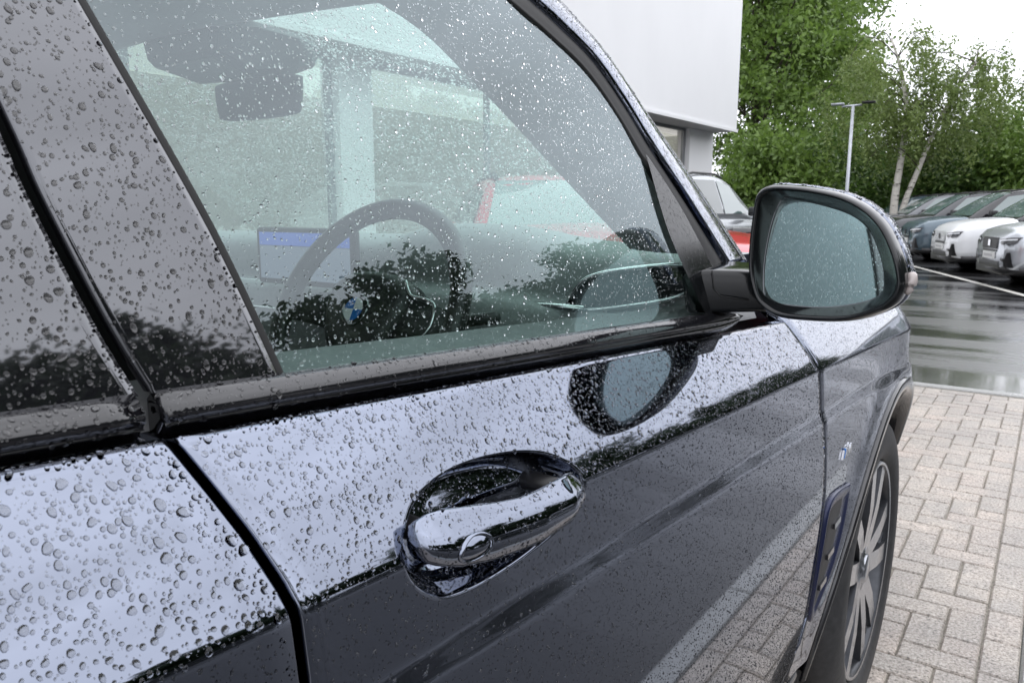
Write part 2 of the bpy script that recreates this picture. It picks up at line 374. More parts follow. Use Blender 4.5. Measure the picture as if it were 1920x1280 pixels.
# ------------------------------------------------------------------ trees
def leaves(centers, spread, per, size, mat, name, parent, droop=0., rng=RNG):
    n = len(centers) * per; c = np.repeat(np.asarray(centers), per, 0)
    sp = np.repeat(np.broadcast_to(np.asarray(spread, float), (len(centers),)), per)[:, None]
    off = rng.normal(0, 1, (n, 3)) * sp * np.array([1, 1, .7])
    if droop: off[:, 2] -= np.abs(rng.normal(0, droop, n)); off[:, :2] *= .55
    p = c + off
    d = rng.normal(0, 1, (n, 3)); d /= np.linalg.norm(d, axis=1)[:, None]
    e = np.cross(d, rng.normal(0, 1, (n, 3))); e /= np.linalg.norm(e, axis=1)[:, None] + 1e-9
    s = size * rng.uniform(.6, 1.4, n)[:, None]
    V = np.stack([p - d * s, p + e * s * .5, p + d * s, p - e * s * .5], 1).reshape(-1, 3)
    me = bpy.data.meshes.new(name); me.vertices.add(4 * n); me.vertices.foreach_set('co', V.ravel())
    me.loops.add(4 * n); me.loops.foreach_set('vertex_index', np.arange(4 * n)); me.polygons.add(n)
    me.polygons.foreach_set('loop_start', np.arange(n) * 4); me.polygons.foreach_set('loop_total', np.full(n, 4)); me.materials.append(mat)
    me.update(calc_edges=True); o = bpy.data.objects.new(name, me); return link(o, parent)
def tree(name, loc, h, rad, base, label, cat='tree', group=None, leafmat=None, bark=None, nc=140, per=110, lsize=.13, spread=.55, seed=1, shell=.55, trunk_r=.16, wob=.25, low=.12):
    rng = np.random.default_rng(seed); leafmat = leafmat or LEAF_A; bark = bark or BARK
    t = empty(name, loc, label=label, cat=cat, group=group)
    cz = (h + base) / 2; hz_ = (h - base) / 2
    cs = []
    while len(cs) < nc:
        v = rng.normal(0, 1, 3); v /= np.linalg.norm(v); r = rng.uniform(shell ** 3, 1) ** (1 / 3)
        if rng.random() < .25: r *= rng.uniform(.3, .9)
        lump = 1 + wob * math.sin(3 * v[0] + seed) * math.cos(4 * v[1] + seed * 2) + rng.normal(0, low)
        z = v[2]; taper = 1.0 if z < 0 else 1 - .35 * z * z
        cs.append((v[0] * rad * r * lump * taper, v[1] * rad * r * lump * taper, cz + z * hz_ * r * min(lump, 1.1)))
    cs = np.array(cs); parts = [tubeg(smoothcurve([(0, 0, -.1), (.1 * rng.normal(), .1 * rng.normal(), base * .6 + .5), (.2 * rng.normal(), .2 * rng.normal(), h * .55), (.3 * rng.normal(), .3 * rng.normal(), h * .88)], 9), np.linspace(trunk_r, .03, 9), 8)]
    for c in cs[rng.choice(nc, min(nc, 34), False)]:
        z0 = max(base * .6, c[2] * rng.uniform(.45, .75)); st = np.array([0, 0, z0]); mid = (st + c) / 2 + np.array([0, 0, .25])
        parts.append(tubeg(smoothcurve([st, mid, c], 5), np.linspace(.055, .012, 5), 5))
    mk('trunk', *join(parts), bark, t)
    leaves(cs, rng.uniform(.6, 1.3, nc) * spread, per, lsize, leafmat, 'crown', t, rng=rng)
    return t
tree('maple_tree', at(18.0, 36), 15.5, 4.4, .6, 'tall dense green maple tree beside the corner of the white building', seed=3, nc=230, per=170, lsize=.115, spread=.55)
tree('ash_tree', at(15.0, 41), 17.0, 2.9, 1.2, 'tall airy ash tree between the maple and the birch, sky showing through its crown', seed=5, nc=170, per=130, lsize=.115, spread=.45)
tree('poplar_tree', at(11.6, 52), 9.8, 1.3, 4.5, 'slender far tree with a bare lower trunk behind the lamp post', seed=8, nc=60, per=80, lsize=.15, spread=.5)
for k, (az, d, h, r, lab) in enumerate([(14.2, 33, 4.0, 2.0, 'round dark green bush at the foot of the ash tree'), (11.7, 36, 3.8, 2.0, 'broad dark green bush behind the lamp post pole'),
        (8.9, 37, 3.6, 2.1, 'dark green bush directly behind the birch trunks'), (6.2, 33, 3.9, 2.1, 'dark green bush behind the roof of the white parked car'),
        (3.6, 34, 4.6, 2.3, 'tall leafy green tree closing the hedge to the right of the birch'), (.9, 33, 4.2, 2.2, 'leafy green tree past the end of the hedge'), (16.8, 30, 3.8, 1.9, 'leafy green shrub behind the silver car roof')]):
    tree('hedge_tree', at(az, d), h, r, .1, lab, cat='bush', leafmat=LEAF_C if k < 4 else LEAF_A, seed=20 + k, nc=100, per=130, lsize=.10, spread=.42, trunk_r=.09)
# weeping birch with two white stems
bx, by, _ = at(9.0, 29); birch = empty('birch_tree', (bx, by, 0), label='weeping birch with two pale stems and drooping foliage behind the parked cars', cat='tree')
rv = Vector((math.cos(math.radians(8)), math.sin(math.radians(8)), 0))      # picture-right direction at the birch
def bpt(r, z, d=0): return (rv.x * r - rv.y * d, rv.y * r + rv.x * d, z)
s1 = smoothcurve([bpt(0, -.1), bpt(-.02, 1.5), bpt(.08, 2.9), bpt(.1, 4.4), bpt(-.15, 5.6), bpt(-.5, 6.6)], 16)
s2 = smoothcurve([bpt(.12, -.1, .1), bpt(.25, 1.2, .1), bpt(.62, 2.5, .2), bpt(1.05, 3.9, .3), bpt(1.55, 5.0, .2), bpt(2.1, 5.9, .1)], 16)
mk('trunk', *tubeg(s1, np.linspace(.14, .03, 16), 10), BIRCHB, birch); mk('trunk', *tubeg(s2, np.linspace(.12, .025, 16), 10), BIRCHB, birch)
rg = np.random.default_rng(4); lim = []; cc = []
for k in range(46):
    s = (s1, s2)[k % 2]; st = s[rg.integers(6, 15)]; ang = rg.uniform(0, 2 * PI); ln_ = rg.uniform(.5, 1.75)
    end = st + np.array([math.cos(ang) * ln_, math.sin(ang) * ln_, rg.uniform(.1, .7)]); tip = end + np.array([math.cos(ang) * .5, math.sin(ang) * .5, -rg.uniform(.2, .9)])
    path = smoothcurve([st, (st + end) / 2 + [0, 0, .25], end, tip], 8); lim.append(tubeg(path, np.linspace(.022, .005, 8), 5))
    for q in path[3:]: cc.append(q + rg.normal(0, .15, 3))
    for _ in range(2): cc.append(tip + rg.normal(0, .3, 3))
cc = np.array(cc); cc = cc[cc[:, 2] > 3.3]
mk('branchwork', *join(lim), BARK, birch)
leaves(cc, .20, 80, .058, LEAF_B, 'crown', birch, droop=.6, rng=rg)
# the row of trees on the right of the car, seen mirrored in its paint and glass
fam = [('oak_tree', 8.7, 3.8, .2, 51), ('beech_tree', 7.6, 3.5, .2, 52), ('linden_tree', 9.4, 3.9, .2, 53)]
src = {}
for k in range(15):
    nm, h, r, b_, sd_ = fam[k % 3]; loc = (19.5 + random.uniform(-1, 2.0), -16 + k * 6.0 + random.uniform(-1, 1), -.03)
    lab = ['broad green oak in the tree row opposite the dark car', 'compact green beech in the tree row opposite the dark car', 'tall green linden in the tree row opposite the dark car'][k % 3]
    if nm not in src:
        src[nm] = tree(nm, loc, h, r, b_, lab, group='tree row across the road', seed=sd_, nc=170, per=190, lsize=.17, spread=.5, leafmat=LEAF_D)
    else:
        t = src[nm].copy(); COL.objects.link(t); t.location = loc; t.rotation_euler[2] = random.uniform(0, 6.28); sv = random.uniform(.85, 1.15); t.scale = (sv,) * 3
        for ch in list(src[nm].children):
            c = ch.copy(); COL.objects.link(c); c.parent = t

# ------------------------------------------------------------------ parked cars
from mathutils.bvhtree import BVHTree
WINDOW = P('car_window_dark', (.03, .05, .048), .04, ior=1.9)
WINDOW2 = P('windscreen_pale', (.10, .15, .145), .04, ior=2.2)
HEADL = P('headlamp_dark', (.05, .05, .055), .15, ior=1.7)
DRL = P('headlamp_white', (.75, .77, .8), .2)
PLATE = P('plate_white', (.78, .78, .76), .4)
PLATEG = P('plate_print', (.55, .55, .55), .5)
GRILLE = P('grille_black', (.015, .015, .016), .35)
def solidpaint(name, c, ior=1.7, metal=0., rough=.12): return P(name, c, rough, metal, ior=ior, noise=.04, nscale=2)
ST = np.array([(-2.2, .66, .45, .86), (-2.14, .80, .36, .97), (-1.95, .90, .26, 1.05), (-1.4, .93, .22, 1.06), (-.6, .93, .22, 1.05), (.2, .93, .22, 1.04), (.85, .93, .22, 1.03),
               (1.3, .93, .22, 1.02), (1.65, .92, .22, .985), (1.92, .89, .23, .935), (2.06, .84, .24, .885), (2.15, .76, .27, .80), (2.2, .64, .32, .72)])
def make_car(name, loc, rz, paintm, label, H=1.65, L=4.43, W=1.86, grille='open', roof='paint', plate=True, low=0., hoodz=0.):
    t = empty(name, loc, rz, label=label, cat='car')
    sy = L / 4.43; sx = W / 1.86; sh = H / 1.65; rings = []
    ys = np.concatenate([np.linspace(-2.2, -1.9, 5), np.linspace(-1.8, 1.6, 15), np.linspace(1.65, 2.2, 12)])
    for y in ys:
        wd = np.interp(y, ST[:, 0], ST[:, 1]) * sx; zl = np.interp(y, ST[:, 0], ST[:, 2]); zt = np.interp(y, ST[:, 0], ST[:, 3]) * sh + hoodz
        half = [(wd * .80, zl), (wd * .95, zl + .05), (wd * .985, .42), (wd, .58), (wd, .70), (wd * .985, zt - .14), (wd * .955, zt - .05), (wd * .88, zt - .008), (wd * .60, zt + .025), (wd * .25, zt + .04)]
        rings.append([(x, y * sy, z) for x, z in half] + [(-x, y * sy, z) for x, z in half[::-1]])
    body = mk('body', *loft(rings, flip=True), paintm, t); fixn(body)
    prof = interp([(-2.02, 1.06), (-1.9, 1.2), (-1.62, 1.46), (-1.35, 1.57), (-.8, 1.63), (-.25, 1.65), (.15, 1.615), (.35, 1.55), (.6, 1.40), (.95, 1.16), (1.12, 1.02)])
    hw = lambda z: (.865 - .235 * max(0, (z - 1.03) / .62)) * sx
    rings = []
    for y in np.concatenate([np.linspace(-2.02, -1.3, 9), np.linspace(-1.2, .1, 6), np.linspace(.18, 1.12, 12)]):
        zt = max(float(prof(y)), 1.03); zz = np.linspace(.98, max(zt - .04, .985), 4)
        half = [(hw(z), z * sh + hoodz * .6) for z in zz] + [(hw(zt) - .05, (zt - .008) * sh + hoodz * .6), (hw(zt) * .55, (zt + .018) * sh + hoodz * .6)]
        rings.append([(x, y * sy, z) for x, z in half] + [(-x, y * sy, z) for x, z in half[::-1]])
    cab = mk('cabin', *loft(rings, flip=True), MATS['gloss_black_trim'] if roof == 'black' else paintm, t); fixn(cab)
    bpy.context.view_layer.update()
    def bvh(o): return BVHTree.FromPolygons([v.co for v in o.data.vertices], [p.vertices[:] for p in o.data.polygons])
    B, Cb = bvh(body), bvh(cab)
    def patch(nm, tree_, quad, mat, axis, par=t, n=8, m_=4, off=.008):
        q = np.asarray(quad, float); A = []
        for v in np.linspace(0, 1, m_):
            row = []
            for u in np.linspace(0, 1, n):
                a, b = (1 - v) * ((1 - u) * q[0] + u * q[1]) + v * ((1 - u) * q[3] + u * q[2])
                if axis == 'y': o_, d_ = Vector((a, 4, b)), Vector((0, -1, 0))
                elif axis == '-y': o_, d_ = Vector((a, -4, b)), Vector((0, 1, 0))
                elif axis == 'x': o_, d_ = Vector((3, a, b)), Vector((-1, 0, 0))
                else: o_, d_ = Vector((-3, a, b)), Vector((1, 0, 0))
                h, nn, _, _ = tree_.ray_cast(o_, d_)
                if h is None: h = o_ + d_ * (3 - .9 if axis in ('x', '-x') else 4 - 2.1 * sy); nn = -d_
                if nn.dot(d_) > 0: nn = -nn
                row.append(h + nn * off)
            A.append(row)
        return fixn(mk(nm, *grid(A), mat, par))
    zr = lambda z: z * sh + hoodz * .6
    patch('windscreen', Cb, [(-.78 * sx, zr(1.07)), (.78 * sx, zr(1.07)), (.60 * sx, zr(1.585)), (-.60 * sx, zr(1.585))], WINDOW2, 'y', cab, 10, 8)
    patch('rear_window', Cb, [(-.72 * sx, zr(1.12)), (.72 * sx, zr(1.12)), (.56 * sx, zr(1.52)), (-.56 * sx, zr(1.52))], WINDOW, '-y', cab, 10, 6)
    for s, ax in ((1, 'x'), (-1, '-x')):
        patch('side_window', Cb, [(-.15 * sy, zr(1.09)), (.74 * sy, zr(1.09)), (.32 * sy, zr(1.49)), (-.15 * sy, zr(1.56))], WINDOW2, ax, cab)
        patch('side_window', Cb, [(-1.02 * sy, zr(1.10)), (-.22 * sy, zr(1.09)), (-.22 * sy, zr(1.56)), (-1.0 * sy, zr(1.55))], WINDOW, ax, cab)
        patch('side_window', Cb, [(-1.68 * sy, zr(1.16)), (-1.10 * sy, zr(1.11)), (-1.08 * sy, zr(1.54)), (-1.45 * sy, zr(1.46))], WINDOW, ax, cab)
        for yw in (1.33, -1.37):
            a = np.linspace(0, 2 * PI, 28, endpoint=False); x0 = s * .931 * sx
            ring = lambda r, x: [(x, yw * sy + r * math.cos(q), .35 + r * math.sin(q)) for q in a]
            wh = fixn(mk('wheel_arch', *loft([ring(.405, x0 - s * .25), ring(.405, x0 + s * .004), ring(.37, x0 + s * .004), ring(.36, x0 - s * .05)], False, True), GRILLE, t))
            ty = fixn(mk('tyre', *loft([ring(.26, x0 - s * .02), ring(.30, x0 + s * .012), ring(.335, x0 + s * .006), ring(.348, x0 - s * .03), ring(.348, x0 - s * .2)], True, False), TYRE, t))
            rim = [ring(.255, x0 - s * .012)] ; fixn(mk('rim', *loft([ring(.255, x0 - s * .018), ring(.24, x0 - s * .012), ring(.05, x0 - s * .01)], True, True), ALLOYD, ty))
            for k in range(5):
                c, sn = math.cos(k * 2 * PI / 5 + .3), math.sin(k * 2 * PI / 5 + .3); pr = []
                for r, w_ in ((.04, .03), (.245, .022)):
                    for q in (-1, 1): pr.append((x0 - s * .006, yw * sy + r * c - q * w_ * sn, .35 + r * sn + q * w_ * c))
                mk('spoke', [pr[0], pr[1], pr[3], pr[2]], [(0, 1, 2, 3)], ALLOY, ty, False)
        V, F = boxg(-.11, .11, -.05, .05, -.07, .07); mx_ = s * (.86 * sx + .16)
        mi = rbox('door_mirror', mx_ - .12, mx_ + .10, .62 * sy, .76 * sy, zr(1.05), zr(1.19), BLACK if roof == 'black' else MATS['gloss_black_trim'], t, .035, 3)
        # front lamps and air intakes
        patch('headlamp', B, [(s * .42 * sx, .755 * sh + hoodz), (s * .83 * sx, .80 * sh + hoodz), (s * .80 * sx, .70 * sh + hoodz), (s * .50 * sx, .675 * sh + hoodz)], HEADL, 'y', off=.01)
        hl = patch('daylight_strip', B, [(s * .44 * sx, .735 * sh + hoodz), (s * .80 * sx, .775 * sh + hoodz), (s * .80 * sx, .752 * sh + hoodz), (s * .44 * sx, .715 * sh + hoodz)], DRL, 'y', off=.016)
        patch('air_intake', B, [(s * .62 * sx, .33), (s * .78 * sx, .33), (s * .76 * sx, .56), (s * .70 * sx, .56)], GRILLE, 'y', off=.012)
        patch('intake_blade', B, [(s * .50 * sx, .43), (s * .70 * sx, .40), (s * .70 * sx, .46), (s * .52 * sx, .46)], GRILLE, 'y', off=.012)
    gm = GRILLE if grille == 'open' else paintm
    gr = patch('grille', B, [(-.33, .60 * sh + hoodz), (.33, .60 * sh + hoodz), (.36, .775 * sh + hoodz), (-.36, .775 * sh + hoodz)], gm, 'y', off=.014)
    if grille == 'open':
        for k in range(7):
            z = (.61 + k * .024) * sh + hoodz; patch('grille_bar', B, [(-.33, z), (.33, z), (.33, z + .008), (-.33, z + .008)], BLACK, 'y', gr, 6, 2, .022)
    em = patch('emblem', B, [(-.05, .64 * sh + hoodz), (.05, .64 * sh + hoodz), (.05, .74 * sh + hoodz), (-.05, .74 * sh + hoodz)], CHROME if grille == 'open' else GRILLE, 'y', gr, 4, 4, .026)
    patch('lower_grille', B, [(-.50, .27), (.50, .27), (.44, .40), (-.44, .40)], GRILLE, 'y', off=.012)
    patch('mid_slot', B, [(-.30, .555 * sh + hoodz), (.30, .555 * sh + hoodz), (.33, .59 * sh + hoodz), (-.33, .59 * sh + hoodz)], GRILLE, 'y', off=.012)
    if plate:
        pl = rbox('number_plate', -.26, .26, 2.205 * sy, 2.225 * sy, .43, .545, PLATE, t, .004, 1)
        mk('plate_print', [(-.2, 2.2262 * sy, .47), (.2, 2.2262 * sy, .47), (.2, 2.2262 * sy, .505), (-.2, 2.2262 * sy, .505)], [(3, 2, 1, 0)], PLATEG, pl, False)
    sk = []
    for y in np.linspace(-2.16, 2.19, 24):
        wd = np.interp(y, ST[:, 0], ST[:, 1]) * sx * .985; sk.append([(wd, y * sy, .33), (wd * .94, y * sy, .20), (-wd * .94, y * sy, .20), (-wd, y * sy, .33)])
    fixn(mk('skirt', *loft(sk, flip=True), GRILLE, t))
    for s in (1, -1):
        mk('roof_rail', *tubeg([(s * hw(1.6) - s * .05, -1.4 * sy, zr(1.58)), (s * hw(1.63) - s * .05, -.8 * sy, zr(1.65)), (s * hw(1.63) - s * .05, 0, zr(1.655)), (s * hw(1.6) - s * .05, .25 * sy, zr(1.61))], .018, 6), BLACK, t)
    return t
row = np.array([-.345, .939]); p0 = np.array([.32, 13.2]); hd = math.radians(111)      # headings of the parked row
pw = solidpaint('paint_white', (.80, .81, .82)); pb = solidpaint('paint_bluegrey', (.10, .14, .17), 1.7, .2); ps = solidpaint('paint_silver', (.50, .52, .55), 1.8, .5, .2)
pk = solidpaint('paint_darkgrey', (.035, .037, .042), 1.8, .2); pr_ = solidpaint('paint_red', (.50, .03, .05), 1.9); pg = solidpaint('paint_grey', (.12, .125, .135), 1.8, .3)
hv = np.array([-math.sin(hd), math.cos(hd)])
for k, (pm, lab, gk, rf) in enumerate([(ps, 'silver SUV with black slatted grille, end of the parked row', 'open', 'paint'), (pw, 'white crossover with closed white grille in the parked row', 'closed', 'black'),
        (pb, 'blue-grey crossover with closed grille parked beside the white one', 'closed', 'black'), (pk, 'black car half hidden behind the blue-grey crossover', 'open', 'paint'),
        (pg, 'dark grey car showing its roof beyond the black car', 'open', 'paint'), (pb, 'slate blue car at the far end of the parked row', 'open', 'paint')]):
    q = p0 + row * 3.05 * k - hv * 2.2
    make_car('parked_car', (q[0], q[1], -.03), hd, pm, lab, grille=gk, roof=rf)
make_car('red_car', (-1.70, 3.02, 0), math.radians(223), pr_, 'red hatchback parked nose to nose with the wet dark SUV', H=1.28, L=4.2, W=1.84, hoodz=.30)
make_car('estate_car', (-3.85, 9.9, -.03), 0, solidpaint('paint_estate', (.34, .36, .38), 1.8, .5, .2), 'silver SUV parked before the showroom with roof rails and black door mirror', H=1.76, L=4.8, W=1.95)

# ================================================================== the wet dark car (front axle at y = 0, heading +Y, right side at +X)
car = empty('suv_car', (0, 0, 0), label='wet blue-black SUV covered in raindrops, its driver door seen close up', cat='car')
zs = lambda y: .994 - .058 * (y + .75)
zb = lambda y: 1.0885 - .0655 * (y + 1.034)
zt = lambda y: 1.111 - .0575 * (y + 1.05)
zc = lambda y: .912 - .068 * (y + .71)
def S0(y, z):
    a, c = zs(y), zc(y); h = z - a
    up_ = .945 - (.532 * h + 1.7 * h * h)
    mid = .945 - .035 * (a - z); xa = .945 - .035 * (a - c - .0055)
    band = xa + .0042 * (c + .0055 - z) / .011
    d = c - .0055 - z; lo1 = xa + .0042 - .1837 * d * d; e = d - .19
    lo2 = xa + .0042 - .1837 * .0361 - .0698 * e - .26 * e * e
    e3 = np.maximum(0, .50 - z); lo2 = lo2 + .10 * e3 * e3
    return np.where(z > a, up_, np.where(z > c + .0055, mid, np.where(z > c - .0055, band, np.where(d < .19, lo1, lo2))))
def S(y, z):
    y = np.asarray(y, float); z = np.asarray(z, float); acc = 0
    st = .0006 + .0010 * np.exp(-((z - zc(y)) / .022) ** 2)
    for k in range(13): acc = acc + S0(y, z + (k - 6) * st)
    x = acc / 13
    x = x - .012 * np.clip((y + 1.0) / -1.2, 0, 2) ** 2 * 0
    r = np.hypot(y, z - .375)
    x = x + .012 * np.exp(-((r - .475) / .06) ** 2) * (z < .97)
    f = np.maximum(0, y - .12); return x - .55 * f * f
yr = interp([(1.16, -1.747), (1.137, -1.738), (1.107, -1.7274), (1.085, -1.7198), (1.062, -1.7137), (1.044, -1.7108), (1.011, -1.707), (.9, -1.701), (.7, -1.697), (.3, -1.69)])
yf = interp([(1.2, -.80), (1.074, -.756), (1.038, -.7445), (.999, -.732), (.951, -.705), (.8955, -.679), (.835, -.652), (.7635, -.627), (.693, -.617), (.609, -.606), (.5135, -.585), (.45, -.582), (.42, -.60), (.395, -.66), (.37, -.76)])
def rows_of(y):   # profile heights from belt to sill at a given y
    b, s, c = zb(y) - .0035, zs(y), zc(y)
    u = np.concatenate([b - (b - s - .008) * np.linspace(0, 1, 16)[:-1], s + np.array([.008, .0065, .005, .0035, .002, .0005, -.001, -.0025, -.004, -.0055, -.008]),
                        (s - .008) + ((c + .016) - (s - .008)) * np.linspace(0, 1, 9)[1:-1], c + np.array([.016, .013, .0105, .008, .0055, .003, 0, -.003, -.0055, -.008, -.0105, -.013, -.016]),
                        (c - .016) + (.38 - (c - .016)) * np.linspace(0, 1, 44)[1:]])
    return u
NR = len(rows_of(0.))
def panel(u, y0f, y1f, e0=True, e1=True, yfun=None):
    A = np.zeros((NR, len(u), 3))
    for j, t in enumerate(u):
        y = np.full(NR, -1.2 if t < .5 else -.9)
        for _ in range(6):
            z = np.array([rows_of(yy)[i] for i, yy in enumerate(y)]) if _ == 5 else rows_of(float(y.mean()))
            y = yfun(z, t) if yfun else y0f(z) * (1 - t) + y1f(z) * t
        A[:, j, 0] = S(y, z); A[:, j, 1] = y; A[:, j, 2] = z
    cols = [A[:, j] for j in range(len(u))]
    def edge(col, s):
        a = col.copy(); a[:, 1] -= s * .0012; a[:, 0] -= .0009
        b = col.copy(); b[:, 1] -= s * .0020; b[:, 0] -= .0030
        c = col.copy(); c[:, 1] -= s * .0021; c[:, 0] -= .022
        return [c, b, a]
    if e0: cols = edge(cols[0], 1) + cols
    if e1: cols = cols + edge(cols[-1], -1)[::-1]
    A = np.stack(cols, 1)
    top = A[0].copy(); top[:, 0] -= .02; top[:, 2] -= .004
    return np.concatenate([top[None], A], 0)
# ---- front door skin with the handle recess
POCKET = closedcurve([(-1.6301, 1.0589), (-1.6196, 1.0668), (-1.6054, 1.0721), (-1.5835, 1.0761), (-1.5554, 1.0765), (-1.5251, 1.0735), (-1.496, 1.0681), (-1.4702, 1.0597), (-1.4523, 1.0504), (-1.4421, 1.0414),
          (-1.4393, 1.0335), (-1.4400, 1.0240), (-1.4471, 1.0155), (-1.4644, 1.0095), (-1.4893, 1.0057), (-1.5174, 1.0032), (-1.5437, 1.0025), (-1.5679, 1.0034), (-1.5902, 1.0063), (-1.6046, 1.0102),
          (-1.618, 1.0178), (-1.6283, 1.0269), (-1.6356, 1.0367), (-1.639, 1.0467), (-1.6363, 1.0534)], 400)
U = np.unique(np.concatenate([np.linspace(0, .025, 3), np.linspace(.025, .32, 76), np.linspace(.32, 1, 60)]))
A = panel(U, lambda z: yr(z) + .0045, lambda z: yf(z) - .0025)
nr, nc_ = A.shape[:2]; mid_i = nr // 2
ycol = A[20, :, 1]; j0 = int(np.argmax(ycol > -1.662)); j1 = int(np.argmax(ycol > -1.412)); jm = (j0 + j1) // 2
zcol = A[:, jm, 2]; i0 = int(np.argmax(zcol < 1.094)); i1 = int(np.argmax(zcol < .992))
V, F = grid(A, True); V = [tuple(v) for v in V]
keep = []
for k, f in enumerate(F):
    i, j = divmod(k, nc_ - 1)
    if not (i0 <= i < i1 and j0 <= j < j1): keep.append(f)
F = keep
loop = [(i0, j) for j in range(j0, j1)] + [(i, j1) for i in range(i0, i1)] + [(i1, j) for j in range(j1, j0, -1)] + [(i, j0) for i in range(i1, i0, -1)]
pc = np.array([-1.537, 1.041]); rel = POCKET - pc; ang = np.arctan2(rel[:, 1], rel[:, 0]); od = np.argsort(ang); rad_ = np.hypot(rel[:, 0], rel[:, 1])
ang_s = np.concatenate([ang[od] - 2 * PI, ang[od], ang[od] + 2 * PI]); rad_s = np.tile(rad_[od], 3)
prev = [i * nc_ + j for i, j in loop]; bpts = np.array([A[i, j, 1:] for i, j in loop]); th = np.arctan2(bpts[:, 1] - pc[1], bpts[:, 0] - pc[0])
tgt = pc + np.stack([np.cos(th), np.sin(th)], 1) * np.interp(th, ang_s, rad_s)[:, None]
def ring_pts(q, depth=0.): return [(float(S(a_, b_)) - depth, a_, b_) for a_, b_ in q]
def addring(pts):
    global prev
    b = len(V); V.extend(pts); n = len(pts)
    for k in range(n): F.append([prev[(k + 1) % n], prev[k], b + k, b + (k + 1) % n])
    prev = [b + k for k in range(n)]
for f in (.25, .5, .7, .85, .94, 1.0): addring(ring_pts(bpts * (1 - f) + tgt * f))
for sc_k, dp in ((.990, .0004), (.979, .0014), (.968, .0032), (.957, .0060), (.94, .0115), (.90, .021), (.80, .029), (.62, .034), (.40, .036), (.18, .0365)): addring(ring_pts(pc + (tgt - pc) * sc_k, dp))
b = len(V); V.append((float(S(*pc)) - .0365, *pc)); n = len(prev)
for k in range(n): F.append([prev[(k + 1) % n], prev[k], b])
door = mk('front_door', V, F, PAINT, car)
# door handle
hu = interp([(-1.657, 1.064), (-1.654, 1.0735), (-1.645, 1.0765), (-1.636, 1.0765), (-1.616, 1.0725), (-1.588, 1.0665), (-1.566, 1.0625), (-1.541, 1.0605), (-1.514, 1.0595), (-1.500, 1.0585), (-1.487, 1.054), (-1.479, 1.047), (-1.4755, 1.041)])
hl = interp([(-1.657, 1.060), (-1.654, 1.052), (-1.647, 1.0475), (-1.629, 1.040), (-1.603, 1.034), (-1.573, 1.0295), (-1.541, 1.027), (-1.514, 1.0265), (-1.495, 1.0285), (-1.485, 1.032), (-1.478, 1.037), (-1.4755, 1.040)])
hx = interp([(-1.657, .962), (-1.653, .969), (-1.64, .9735), (-1.60, .977), (-1.55, .979), (-1.51, .977), (-1.49, .971), (-1.48, .964), (-1.4755, .957)])
rings = []
for y in np.concatenate([[-1.657, -1.6555, -1.653, -1.650], np.linspace(-1.645, -1.49, 30), [-1.486, -1.482, -1.479, -1.477, -1.4755]]):
    u_, l_, xo = float(hu(y)), float(hl(y)), float(hx(y)); zm = l_ + (u_ - l_) * .42; hh = u_ - l_; th_ = min(.021, hh * .7 + .004); xi = xo - th_
    zsh = min(u_ - hh * .03, 1.0695 + (y + 1.645) * -.119); h2 = zsh - l_; zm = l_ + h2 * .46
    sec = [(xi, l_ + hh * .3), (xi, l_ + hh * .62), (xi + th_ * .08, u_ - hh * .16), (xi + th_ * .22, u_ - hh * .05), (xi + th_ * .36, u_), (xi + th_ * .46, u_ - (u_ - zsh) * .35), (xi + th_ * .60, zsh), (xi + th_ * .80, zsh - h2 * .17), (xi + th_ * .93, zsh - h2 * .34), (xo, zm + h2 * .05),
           (xo - th_ * .01, zm - h2 * .05), (xo - th_ * .05, zm - h2 * .14), (xo - th_ * .16, l_ + h2 * .14), (xo - th_ * .26, l_ + h2 * .05), (xo - th_ * .40, l_), (xi + th_ * .25, l_ + hh * .03), (xi + th_ * .1, l_ + hh * .12)]
    rings.append([(x, y, z) for x, z in sec])
rings = [[(x - .012, -1.4490 + (y + 1.4755) * 1.01, z - .0078) for x, y, z in r] for r in rings]
handle = fixn(mk('door_handle', *loft(rings), PAINT, door))
for y, zz in ((-1.608, 1.050), (-1.468, 1.036)):
    rg_ = [[(x, y + r * 1.2 * math.cos(q), zz + r * math.sin(q)) for q in np.linspace(0, 2 * PI, 20, endpoint=False)] for x, r in ((.895, .008), (.92, .007), (.945, .006))]
    fixn(mk('handle_mount', *loft(rg_), BLACK, door))
hb = BVHTree.FromPolygons([v.co for v in handle.data.vertices], [p.vertices[:] for p in handle.data.polygons])
def onhandle(y, z, d):
    h = hb.ray_cast(Vector((1.2, y, z)), Vector((-1, 0, 0)))[0]; return ((h.x if h else .965) + d, y, z)
ly_, lz_ = -1.5975, 1.0440
lc = [[onhandle(ly_ + r * 1.2 * math.cos(q), lz_ + r * .70 * math.sin(q), dx) for q in np.linspace(0, 2 * PI, 40, endpoint=False)] for r, dx in ((.0120, -.001), (.0119, .0012), (.0112, .0018), (.0104, .0016), (.0100, .0004), (.0094, .0006), (.006, .0014), (.002, .0018))]
fixn(mk('lock_cap', *loft(lc, False, True), PAINT, door))
# ---- rear door skin
A = panel(np.linspace(0, 1, 46), lambda z: np.full_like(np.asarray(z, float), -2.62), lambda z: yr(z) - .0045, False, True)
rdoor = mk('rear_door', *grid(A, True), PAINT, car)
